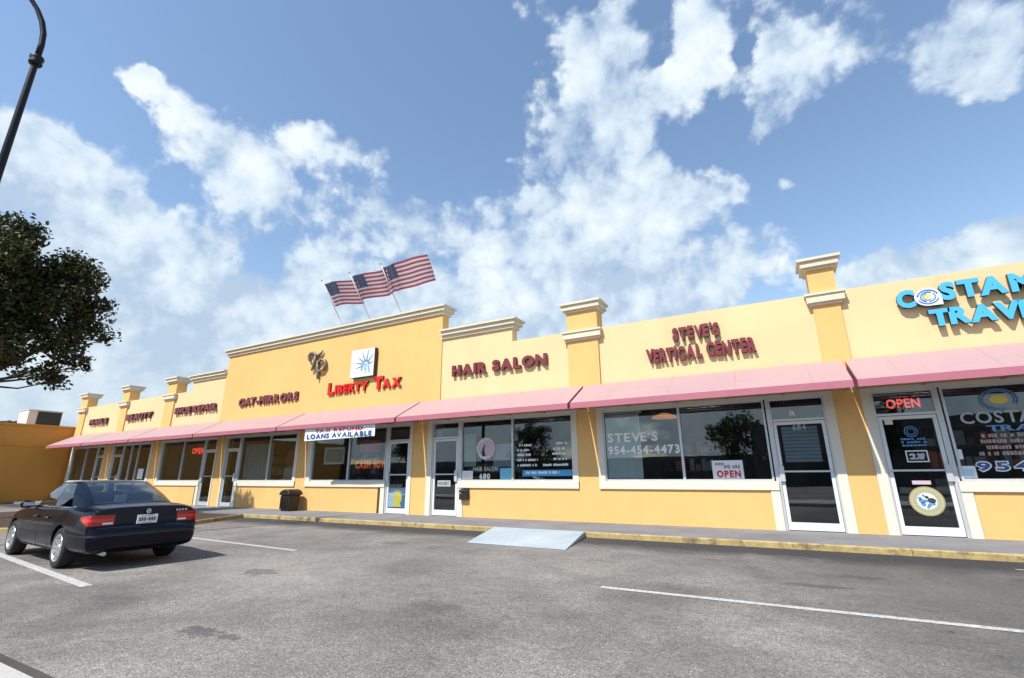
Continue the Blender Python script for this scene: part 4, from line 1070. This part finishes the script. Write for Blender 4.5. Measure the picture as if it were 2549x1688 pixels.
# chrome-dark window surround line, interior, mirrors, plate, exhaust, badge
MB().tube([gpt(i, .03, 1)+Vector((0, .004, .0)) for i in range(4, 10)], .008, 6).build('window_trim', 'chrome', CAR)
MB().tube([gpt(i, .03, -1)+Vector((0, -.004, .0)) for i in range(4, 10)], .008, 6).build('window_trim', 'chrome', CAR)
for x, ys, w in ((1.72, (-.36, .36), .26), (2.62, (-.38, .38), .24)):
    for yv in ys:
        m = MB(); m.prism([(x-.02, yv-w, .90), (x-.12, yv-w, 1.20), (x-.02, yv-w, 1.22), (x+.10, yv-w, .90)], (0, 2*w, 0)); st = m.build('seat', 'seat', CAR, bevel=.03)
        MB().box(x-.12, x-.03, yv-.12, yv+.12, 1.225, 1.34).build('headrest', 'seat', st, bevel=.03)
MB().box(.92, 1.5, -.60, .60, 1.022, 1.03).build('parcel_shelf', 'seat', CAR)
MB().box(1.22, 1.24, -.02, .16, 1.031, 1.16).build('paper', 'paper', CAR)
for sy in (1, -1):
    m = MB(); m.lathe([(.0, -.06), (.05, -.05), (.075, .0), (.07, .05), (.0, .07)], (3.10, sy*.93, .99), 'y', 14)
    for v in m.bm.verts: v.co.x = 3.10+(v.co.x-3.10)*.75; v.co.y = sy*.93+(v.co.y-sy*.93)*1.7
    mr = m.build('wing_mirror', 'car', CAR); MB().box(3.06, 3.12, min(sy*.76, sy*.88), max(sy*.76, sy*.88), .935, .965).build('bracket', 'car_trim', mr)
    MB().box(3.035, 3.042, sy*.93-.085, sy*.93+.085, .955, 1.03).build('mirror_glass', 'chrome', mr)
pl = MB().box(.072, .090, -.155, .155, .70, .845).build('number_plate', 'plate', CAR, bevel=.004)
m = MB(); r_ = random.Random(5)
for k in range(7):
    yv = .115-.037*k
    if k == 3: continue
    m.box(.0695, .0715, yv-.025+.012, yv+.012, .742, .80)
m.build('registration_marks', 'dark_ink', pl)
m = MB(); m.box(.0695, .0715, -.014, .014, .755, .79); m.build('plate_emblem', 'orange_ink', pl)
m = MB(); m.box(.0695, .0715, -.10, .10, .825, .835); m.box(.0695, .0715, -.08, .08, .708, .716); m.build('plate_lettering', 'mid_blue_ink', pl)
m = MB(); m.bm.free(); m = MB(); m.prism([(.092, .04*math.cos(2*PI*k/20), .905+.04*math.sin(2*PI*k/20)) for k in range(20)], (-.014, 0, 0)); em = m.build('boot_badge', 'chrome', CAR)
m = MB(); m.prism([(.0775, .0, .905), (.0775, .028, .905), (.0775, .02, .925), (.0775, 0, .933)], (-.002, 0, 0)); m.prism([(.0775, .0, .905), (.0775, -.028, .905), (.0775, -.02, .885), (.0775, 0, .877)], (-.002, 0, 0)); m.build('badge_field', 'mid_blue_ink', em)
m = MB()
for k in range(4): m.box(.092, .100, -.44-.05*k-.035, -.44-.05*k, .885, .918)
m.build('model_lettering', 'chrome', CAR)
m = MB(); m.tube([(.02, .55, .27), (.35, .55, .27)], .032, 12); m.build('exhaust_pipe', 'steel', CAR)
# wheels
tyre_p = [(.205, -.095), (.235, -.108), (.290, -.112), (.315, -.100), (.325, -.080), (.325, .080), (.315, .100), (.290, .112), (.235, .108), (.205, .095)]
for x in WX:
    for sy in (1, -1):
        y = sy*.765; hub = thing('wheel', '', '', (x, y, WR)); 
        del hub['label'], hub['category']; hub.parent = CAR; ROOT[hub.name] = Vector((x, y, WR))
        MB().lathe(tyre_p, (x, y, WR), 'y', 40).build('tyre', 'rubber', hub)
        m = MB(); o = sy
        m.lathe([(.222, .108*o), (.218, .116*o), (.205, .112*o), (.195, .06*o), (.195, -.09*o), (.15, -.095*o)], (x, y, WR), 'y', 40)
        for k in range(10):
            a = 2*PI*k/10+.1; u = Vector((math.cos(a), 0, math.sin(a))); v = Vector((-u.z, 0, u.x)); c = Vector((x, y, WR))
            p = [c+u*.045+v*.026, c+u*.20+v*.018, c+u*.20-v*.018, c+u*.045-v*.026]
            p = [q_+Vector((0, o*(.085+.02*((q_-c).length > .1)), 0)) for q_ in p]
            m.prism(p, (0, -o*.03, 0))
        m.lathe([(.0, .102*o), (.03, .102*o), (.055, .095*o), (.062, .07*o), (.0, .06*o)], (x, y, WR), 'y', 20)
        m.build('rim', 'alloy', hub)
        MB().lathe([(.0, .0), (.185, .0), (.185, -.03*o), (.0, -.03*o)], (x, y+.02*o, WR), 'y', 28).build('brake_disc', 'car_trim', hub)
# ---------------------------------------------------------------- trees
import numpy as np
def tree(name, label, cat, base, trunk_h, clumps, nleaf, leaf, seed, mat='leaf', group=None, spread=.9):
    rs = np.random.RandomState(seed); t = thing(name, label, cat, base, group); b = Vector(base)
    fork = b+Vector((.1, -.1, trunk_h)); m = MB(); m.tube([b-Vector((0, 0, .1)), b+Vector((.05, .03, trunk_h*.5)), fork], [.24, .19, .16], 12)
    for c, r in clumps:
        c = Vector(c); mid = fork.lerp(c, .5)+Vector(rs.uniform(-.25, .25, 3))
        rl = min(1., r/.5); m.tube([fork, mid, c], [.06*rl+.015, .035*rl+.008, .012], 7)
        for k in range(5):
            e = c+Vector(rs.normal(0, 1, 3)).normalized()*r*.85; m.tube([mid.lerp(c, .5), (mid.lerp(c, .6)+e)/2+Vector(rs.uniform(-.1, .1, 3)), e], [.024*rl+.005, .014*rl+.004, .005], 5)
    m.build('trunk', 'bark', t)
    tot = sum(r**2.3 for c, r in clumps); V = []; F = []
    for c, r in clumps:
        nn = int(nleaf*r**2.3/tot)
        ns = max(5, int(nn/26)); sub = rs.normal(0, 1, (ns, 3)); sub /= np.linalg.norm(sub, axis=1)[:, None]; sub = np.array(c)+sub*(r*rs.uniform(.35, 1.02, (ns, 1))**.8)*np.array((1, 1, .85))
        idx = rs.randint(0, ns, nn); P_ = sub[idx]+np.clip(rs.normal(0, 1, (nn, 3)), -1.7, 1.7)*(.15*spread+.05*r)
        for p in P_:
            nrm = rs.normal(0, 1, 3); nrm[2] += .7; nrm /= np.linalg.norm(nrm); a = np.cross(nrm, rs.normal(0, 1, 3)); a /= np.linalg.norm(a); d = np.cross(nrm, a)
            L_ = leaf*rs.uniform(.65, 1.25); k = len(V)
            V += [p-a*L_*.5, p+d*L_*.28+nrm*L_*.05, p+a*L_*.55, p-d*L_*.28+nrm*L_*.05]; F.append((k, k+1, k+2, k+3))
    me = bpy.data.meshes.new('crown'); me.from_pydata([tuple(v-np.array(base)) for v in V], [], F); me.materials.append(M[mat])
    o = bpy.data.objects.new('crown', me); COL.objects.link(o); o.parent = t
    return t
import sys
TC = Vector((-21.0, 5.0, 0))
cl = [((-20.66, 4.33, 8.85), 0.65), ((-20.1, 4.19, 7.89), 0.72), ((-20.73, 4.78, 8.7), 0.39), ((-20.47, 5.15, 7.74), 0.64), ((-20.55, 4.73, 7.19), 0.78), ((-20.15, 5.77, 7.91), 0.52), ((-19.86, 6.14, 7.61), 0.47), ((-20.35, 6.52, 6.98), 0.42), ((-19.78, 6.8, 6.97), 0.29), ((-20.1, 5.62, 6.74), 0.75), ((-20.75, 5.13, 6.27), 0.83), ((-20.27, 6.34, 6.27), 0.52), ((-19.56, 6.75, 5.9), 0.3), ((-19.93, 5.8, 5.54), 0.63), ((-20.6, 6.48, 5.13), 0.39), ((-20.62, 6.75, 4.92), 0.21), ((-20.34, 5.94, 4.39), 0.35), ((-20.73, 6.37, 4.38), 0.24), ((-20.05, 4.76, 5.1), 0.55), ((-20.6, 5.05, 4.71), 0.2), ((-19.91, 5.24, 4.36), 0.2), ((-20.27, 5.87, 8.32), 0.28), ((-19.74, 6.02, 8.19), 0.23), ((-19.92, 5.55, 8.26), 0.22), ((-20.44, 6.12, 8.1), 0.34), ((-21.27, 3.87, 8.03), 0.86), ((-21.03, 4.23, 6.05), 0.97), ((-21.32, 3.5, 6.91), 1.03), ((-21.3, 4.61, 4.95), 0.49), ((-21.6, 3.95, 5.45), 0.79)]
tree('shade_tree', 'dark leafy tree beside the lamp post, its crown above the ochre wing', 'tree', (-21.6, 4.6, .12), 3.9, cl, 25000, .16, 3)
# trees across the lane, with unseen buildings added for the shop glass to reflect
def back_tree(x, y, h, seed, label):
    rs = random.Random(seed); c = [((x+rs.uniform(-1.3, 1.3), y+rs.uniform(-1.2, 1.2), h*rs.uniform(.55, .95)), rs.uniform(.9, 1.5)) for _ in range(8)]
    tree('street_tree', label, 'tree', (x, y, .1), h*.42, c, 3200, .24, seed, 'leaf2', 'street trees across the lane')
back_tree(-19.0, -14.5, 5.2, 21, 'green street tree reflected in the salon window'); back_tree(-3.5, -15.5, 5.0, 22, 'green street tree reflected in the blind shop window'); back_tree(-36, -17, 6, 23, 'green street tree across the lane, farthest along'); back_tree(6, -16, 5.5, 24, 'green street tree across the lane opposite the travel shop')
b2 = thing('reflection_blocker', 'unseen tall dark grey block across the lane, added to darken the travel shop glass', 'building', (14, -38, 0))  # unseen dark block, added to keep sky reflections out of the glass
MB().box(-3, 40, -50, -37.5, 0, 6.6).build('wall', 'across', b2); MB().box(2, 6, -37.49, -37.4, 0, 3.2).build('door', 'ac_dark', b2)
bb = thing('reflection_backdrop', 'unseen low grey building across the lane, added for the shop glass to reflect', 'building', (-20, -40, 0))  # unseen backdrop, added to set the tone of the window reflections
MB().box(-70, 40, -52, -40, 0, 3.4).build('wall', 'across', bb); m = MB(); [m.box(-68+6*k, -64.5+6*k, -39.99, -39.9, .9, 2.6) for k in range(18)]; m.build('window', 'ac_dark', bb)
# palm behind the wing roof
pt = thing('palm_tree', 'small palm crown showing above the ochre wing beside the air conditioner', 'palm tree', (-44.0, 11.6, 0))
MB().tube([(-44, 11.6, 0), (-43.9, 11.6, 2.5), (-44.0, 11.6, 4.75)], [.2, .16, .13], 9).build('trunk', 'bark', pt)
m = MB(); rs = random.Random(4)
for k in range(16):
    a = 2*PI*k/16+rs.uniform(-.15, .15); el = rs.uniform(-.1, 1.0); L_ = rs.uniform(.8, 1.15); pts = []
    for i in range(9):
        s = i/8; pts.append(Vector((-44+math.cos(a)*L_*s*math.cos(el*.6), 11.6+math.sin(a)*L_*s*math.cos(el*.6), 4.75+L_*(s*math.sin(el)-.75*s*s))))
    for i in range(8):
        d = (pts[i+1]-pts[i]).normalized(); sd = d.cross(Vector((0, 0, 1))).normalized()
        for sg in (-1, 1):
            for j in range(2):
                p = pts[i].lerp(pts[i+1], j*.5); w = .30*math.sin(PI*(.12+.85*(i+j*.5)/8.5)); q_ = p+sd*sg*w+d*w*.6-Vector((0, 0, w*.45))
                m.quad([p, p+d*.05, q_+d*.02, q_])
m.build('crown', 'leaf', pt, recalc=False)

# ---------------------------------------------------------------- sky, sun, camera
SUN = Vector((-.3, -1.18, 1.6)).normalized(); EL = math.asin(SUN.z)
ld = bpy.data.lights.new('sun', 'SUN'); ld.energy = 4.35; ld.angle = math.radians(.53); ld.color = (1, .955, .89)
lo = bpy.data.objects.new('sun', ld); COL.objects.link(lo); lo.rotation_euler = (-SUN).to_track_quat('-Z', 'Y').to_euler(); lo.location = (-10, -20, 30)
w = bpy.data.worlds.new('World'); scene.world = w; w.use_nodes = True; nt = w.node_tree; nt.nodes.clear()
out = N(nt, 'ShaderNodeOutputWorld'); bg = N(nt, 'ShaderNodeBackground'); link(nt, bg.outputs[0], out.inputs[0])
sky = N(nt, 'ShaderNodeTexSky'); sky.sky_type = 'NISHITA'; sky.sun_disc = False; sky.sun_elevation = EL; sky.sun_rotation = math.atan2(SUN.x, SUN.y) % (2*PI)
sky.air_density = 1.3; sky.dust_density = .2; sky.ozone_density = 1.7
SKY = .138
tc = N(nt, 'ShaderNodeTexCoord'); dirv = tc.outputs['Generated']
nrm = N(nt, 'ShaderNodeVectorMath', operation='NORMALIZE'); link(nt, dirv, nrm.inputs[0]); D = nrm.outputs[0]
BL = [(-0.89, 0.179, 0.42, 410.3, 1), (-0.867, 0.196, 0.459, 962.2, 0.8), (-0.869, 0.244, 0.43, 509.5, 1), (-0.917, 0.218, 0.335, 231.4, 1), (-0.877, 0.311, 0.367, 244.8, 1), (-0.913, 0.317, 0.257, 162.5, 0.9), (-0.95, 0.241, 0.2, 320.0, 0.8), (-0.876, 0.388, 0.287, 180.5, 0.9), (-0.767, 0.277, 0.579, 2414.2, 0.6), (-0.768, 0.32, 0.554, 1134.7, 0.9), (-0.757, 0.374, 0.536, 615.7, 1), (-0.751, 0.431, 0.5, 328.2, 1), (-0.678, 0.454, 0.578, 461.0, 1), (-0.629, 0.485, 0.608, 590.7, 0.9), (-0.61, 0.532, 0.587, 922.5, 0.9), (-0.762, 0.493, 0.42, 196.0, 1), (-0.816, 0.465, 0.343, 177.0, 0.9), (-0.612, 0.584, 0.533, 581.9, 0.9), (-0.561, 0.654, 0.507, 533.3, 0.9), (-0.665, 0.601, 0.443, 247.8, 0.9), (-0.606, 0.674, 0.423, 184.1, 0.9), (-0.733, 0.587, 0.343, 171.5, 0.9), (-0.512, 0.705, 0.49, 734.2, 0.8), (-0.573, 0.719, 0.394, 218.5, 0.9), (-0.441, 0.74, 0.507, 506.0, 1), (-0.481, 0.773, 0.414, 172.0, 1), (-0.36, 0.793, 0.491, 179.6, 1), (-0.285, 0.779, 0.558, 194.3, 1), (-0.291, 0.714, 0.636, 436.9, 1), (-0.23, 0.736, 0.637, 451.8, 1), (-0.185, 0.798, 0.574, 331.9, 1), (-0.131, 0.854, 0.503, 261.3, 1), (-0.239, 0.86, 0.451, 129.5, 1), (-0.098, 0.897, 0.431, 262.6, 0.9), (-0.397, 0.843, 0.364, 118.2, 0.9), (-0.233, 0.906, 0.353, 127.9, 0.9), (-0.079, 0.93, 0.358, 265.1, 0.8), (-0.015, 0.858, 0.514, 1567.6, 0.6), (0.002, 0.918, 0.397, 493.9, 0.7), (0.045, 0.914, 0.402, 1630.2, 0.5), (-0.365, 0.71, 0.603, 1660.8, 0.5), (-0.211, 0.634, 0.744, 907.3, 0.9), (-0.158, 0.682, 0.714, 743.6, 0.9), (-0.163, 0.634, 0.756, 1174.7, 0.7), (-0.116, 0.673, 0.73, 1440.2, 0.6), (-0.023, 0.7, 0.714, 884.5, 0.85), (-0.008, 0.75, 0.661, 1193.2, 0.7), (-0.038, 0.681, 0.731, 1602.3, 0.6), (-0.123, 0.74, 0.661, 703.5, 0.7), (-0.06, 0.759, 0.648, 890.4, 0.7), (-0.177, 0.711, 0.681, 1563.0, 0.6), (0.078, 0.743, 0.665, 1161.0, 0.9), (0.075, 0.793, 0.604, 884.7, 0.9), (0.046, 0.81, 0.585, 1853.1, 0.7), (0.119, 0.787, 0.605, 1156.8, 0.7), (0.167, 0.761, 0.626, 1121.8, 0.7), (0.2, 0.742, 0.64, 1251.3, 0.6), (0.11, 0.728, 0.676, 1541.4, 0.6), (0.153, 0.791, 0.592, 2333.6, 0.5), (0.26, 0.765, 0.589, 1371.2, 0.8), (0.263, 0.796, 0.545, 1876.5, 0.7), (0.299, 0.756, 0.582, 1537.6, 0.7), (0.331, 0.76, 0.56, 1215.1, 0.7), (0.302, 0.783, 0.544, 1470.1, 0.6), (0.342, 0.784, 0.518, 2343.2, 0.5), (0.095, 0.877, 0.471, 1840.6, 0.45), (0.198, 0.877, 0.438, 2947.6, 0.25), (0.171, 0.936, 0.308, 668.0, 0.8), (0.242, 0.918, 0.315, 788.3, 0.9), (0.303, 0.902, 0.309, 708.8, 0.9), (0.335, 0.894, 0.298, 779.8, 0.9), (0.367, 0.88, 0.303, 861.9, 0.9), (-0.866, 0.454, 0.209, 193.7, 0.5), (-0.945, 0.298, 0.131, 291.4, 0.6), (-0.911, 0.383, 0.155, 336.0, 0.5), (-0.575, 0.563, 0.594, 2485.3, 0.4), (-0.659, 0.343, 0.67, 80.9, -1), (-0.486, 0.512, 0.708, 61.3, -1), (-0.472, 0.628, 0.618, 257.2, -1), (-0.839, 0.295, 0.457, 4046.6, -0.6), (-0.719, 0.544, 0.432, 1084.0, -0.7), (-0.662, 0.571, 0.485, 3400.0, -0.5), (-0.828, 0.352, 0.437, 1049.9, -0.5), (-0.346, 0.73, 0.589, 986.7, -0.7), (0.005, 0.811, 0.585, 558.1, -0.7), (-0.053, 0.812, 0.581, 695.0, -0.6), (0.178, 0.871, 0.457, 151.7, -0.9), (0.257, 0.845, 0.468, 293.4, -0.8), (-0.074, 0.707, 0.703, 3253.7, -0.7), (0.097, 0.916, 0.389, 1781.7, -0.5), (-0.813, 0.144, 0.564, 168.2, -1), (-0.95, 0.269, 0.159, 4895.9, -0.5), (-0.795, 0.501, 0.343, 2663.0, -0.3), (-0.518, 0.636, 0.572, 1268.5, -0.8), (0.151, 0.84, 0.521, 531.2, -0.7), (0.037, 0.703, 0.71, 3475.8, -0.9), (0.031, 0.742, 0.67, 2820.9, -1.0), (0.006, 0.78, 0.625, 2013.3, -0.7), (-0.086, 0.708, 0.701, 4256.0, -0.6), (-0.155, 0.706, 0.691, 5411.5, -0.4), (0.217, 0.777, 0.59, 2164.3, -0.6), (0.218, 0.817, 0.534, 1132.6, -0.5), (0.107, 0.877, 0.468, 2324.5, 0.55), (0.078, 0.869, 0.489, 4281.3, 0.5), (0.201, 0.877, 0.437, 4038.8, 0.45), (0.326, 0.791, 0.518, 1537.4, 0.6), (0.25, 0.782, 0.57, 1542.8, 0.5), (0.287, 0.749, 0.597, 1513.3, 0.5), (-0.452, 0.724, 0.521, 4672.7, -0.4), (-0.342, 0.778, 0.527, 2406.7, -0.45), (-0.722, 0.541, 0.431, 2456.5, -0.4), (-0.828, 0.321, 0.461, 2957.9, -0.5), (-0.852, 0.191, 0.487, 3716.2, 0.7), (-0.771, 0.253, 0.585, 4589.8, 0.6)]
# clouds: bodies placed by direction, broken up by fractal noise on a flat cloud deck
sp = N(nt, 'ShaderNodeSeparateXYZ'); link(nt, D, sp.inputs[0])
zz = math_(nt, 'ADD', math_(nt, 'MAXIMUM', sp.outputs[2], 0.0), .16)
cb = N(nt, 'ShaderNodeCombineXYZ'); link(nt, math_(nt, 'DIVIDE', sp.outputs[0], zz), cb.inputs[0]); link(nt, math_(nt, 'DIVIDE', sp.outputs[1], zz), cb.inputs[1]); cb.inputs[2].default_value = .37
deck = cb.outputs[0]
# warp the direction a little so that no body keeps a round outline
wn = N(nt, 'ShaderNodeTexNoise'); wn.inputs['Scale'].default_value = 5.5; wn.inputs['Detail'].default_value = 5; wn.inputs['Roughness'].default_value = .62; link(nt, D, wn.inputs['Vector'])
wv = N(nt, 'ShaderNodeVectorMath', operation='MULTIPLY_ADD'); link(nt, wn.outputs['Color'], wv.inputs[0]); wv.inputs[1].default_value = (.11, .11, .11)
off = N(nt, 'ShaderNodeVectorMath', operation='SUBTRACT'); link(nt, D, off.inputs[0]); off.inputs[1].default_value = (.055, .055, .055); link(nt, off.outputs[0], wv.inputs[2])
nw = N(nt, 'ShaderNodeVectorMath', operation='NORMALIZE'); link(nt, wv.outputs[0], nw.inputs[0]); DW = nw.outputs[0]
tot = None
for x, y, z, k, wgt in BL:
    dp = N(nt, 'ShaderNodeVectorMath', operation='DOT_PRODUCT'); link(nt, DW, dp.inputs[0]); dp.inputs[1].default_value = (x, y, z)
    e = math_(nt, 'EXPONENT', math_(nt, 'MULTIPLY_ADD', dp.outputs['Value'], k, -k))
    tot = math_(nt, 'MULTIPLY', e, wgt) if tot is None else math_(nt, 'MULTIPLY_ADD', e, wgt, tot)
tot = math_(nt, 'MINIMUM', math_(nt, 'MAXIMUM', tot, -1.2), 1.25)
n1 = noise(nt, D, 6.5, 8, .56, .35); n2 = noise(nt, deck, 1.5, 7, .55, .2); n3 = noise(nt, D, 22, 5, .55)
dn = math_(nt, 'ADD', math_(nt, 'MULTIPLY_ADD', n1, 2.0, -1.0), math_(nt, 'ADD', math_(nt, 'MULTIPLY_ADD', n2, 1.3, -.65), math_(nt, 'MULTIPLY_ADD', n3, .8, -.4)))
vb = N(nt, 'ShaderNodeTexVoronoi'); vb.feature = 'F1'; vb.inputs['Scale'].default_value = 10; vb.inputs['Detail'].default_value = 3; vb.inputs['Roughness'].default_value = .55; vb.inputs['Lacunarity'].default_value = 2.1; link(nt, DW, vb.inputs['Vector'])
bil = math_(nt, 'MULTIPLY_ADD', vb.outputs['Distance'], -1.1, .85)
dn = math_(nt, 'ADD', dn, math_(nt, 'MULTIPLY', bil, .55))
# elsewhere in the sky: loose fair-weather cloud
behind = math_(nt, 'MULTIPLY_ADD', sp.outputs[1], -2.2, -.1, clamp=True)
gen = math_(nt, 'MULTIPLY', behind, math_(nt, 'MULTIPLY_ADD', noise(nt, deck, .8, 3, .5), 2.4, -1.45))
den = math_(nt, 'ADD', math_(nt, 'ADD', math_(nt, 'MULTIPLY', tot, 1.0), math_(nt, 'MULTIPLY', dn, 1.75)), gen)
lowc = N(nt, 'ShaderNodeMapRange'); link(nt, sp.outputs[2], lowc.inputs[0]); lowc.inputs[1].default_value = .42; lowc.inputs[2].default_value = .15; lowc.inputs[3].default_value = 0; lowc.inputs[4].default_value = 1.5
den = math_(nt, 'ADD', den, lowc.outputs[0])
mr = N(nt, 'ShaderNodeMapRange'); mr.interpolation_type = 'SMOOTHSTEP'; link(nt, den, mr.inputs[0]); mr.inputs[1].default_value = .08; mr.inputs[2].default_value = .88
cov = math_(nt, 'MULTIPLY', mr.outputs[0], .96)
sc_ = N(nt, 'ShaderNodeVectorMath', operation='SCALE'); link(nt, sky.outputs[0], sc_.inputs[0]); sc_.inputs['Scale'].default_value = SKY
shade = ramp(nt, math_(nt, 'ADD', math_(nt, 'ADD', math_(nt, 'MULTIPLY', n1, .75), math_(nt, 'MULTIPLY', n3, .35)), math_(nt, 'MULTIPLY', bil, .25)), [(.37, (.36, .46, .59)), (.52, (.54, .63, .71)), (.68, (.70, .755, .79))])
low = N(nt, 'ShaderNodeMapRange'); link(nt, sp.outputs[2], low.inputs[0]); low.inputs[1].default_value = .02; low.inputs[2].default_value = .34; low.inputs[3].default_value = 1; low.inputs[4].default_value = 0
shade = mix(nt, math_(nt, 'MULTIPLY', low.outputs[0], .55), shade, (.41, .49, .56))
colr = mix(nt, cov, sc_.outputs[0], shade)
link(nt, colr, bg.inputs[0]); bg.inputs[1].default_value = 1.0

cam = bpy.data.cameras.new('camera'); cam.sensor_width = 36; cam.sensor_fit = 'HORIZONTAL'; cam.lens = 1184.83/2549*36; cam.clip_start = .05; cam.clip_end = 2000
co = bpy.data.objects.new('camera', cam); COL.objects.link(co); scene.camera = co
rt, up, fw = Vector((0.87442496, 0.48512326, -0.00603357)), Vector((0.13881871, -0.23826297, 0.96122844)), Vector((-0.4648767, 0.84135972, 0.27568727))
mw = Matrix((rt, up, -fw)).transposed().to_4x4(); mw.translation = Vector((0, 0, G*S_ALL)); co.matrix_world = mw
for o in list(scene.objects):          # layout units to metres
    if o.parent is None and o.type in ('MESH', 'EMPTY'):
        o.location = o.location*S_ALL; o.scale = o.scale*S_ALL
vs = scene.view_settings; vs.view_transform = 'Standard'; vs.look = 'None'; vs.gamma = 1.0; vs.exposure = 0.47
try: vs.use_curve_mapping = False
except Exception: pass
scene.render.engine = 'CYCLES'; scene.cycles.max_bounces = 8; scene.cycles.transparent_max_bounces = 16
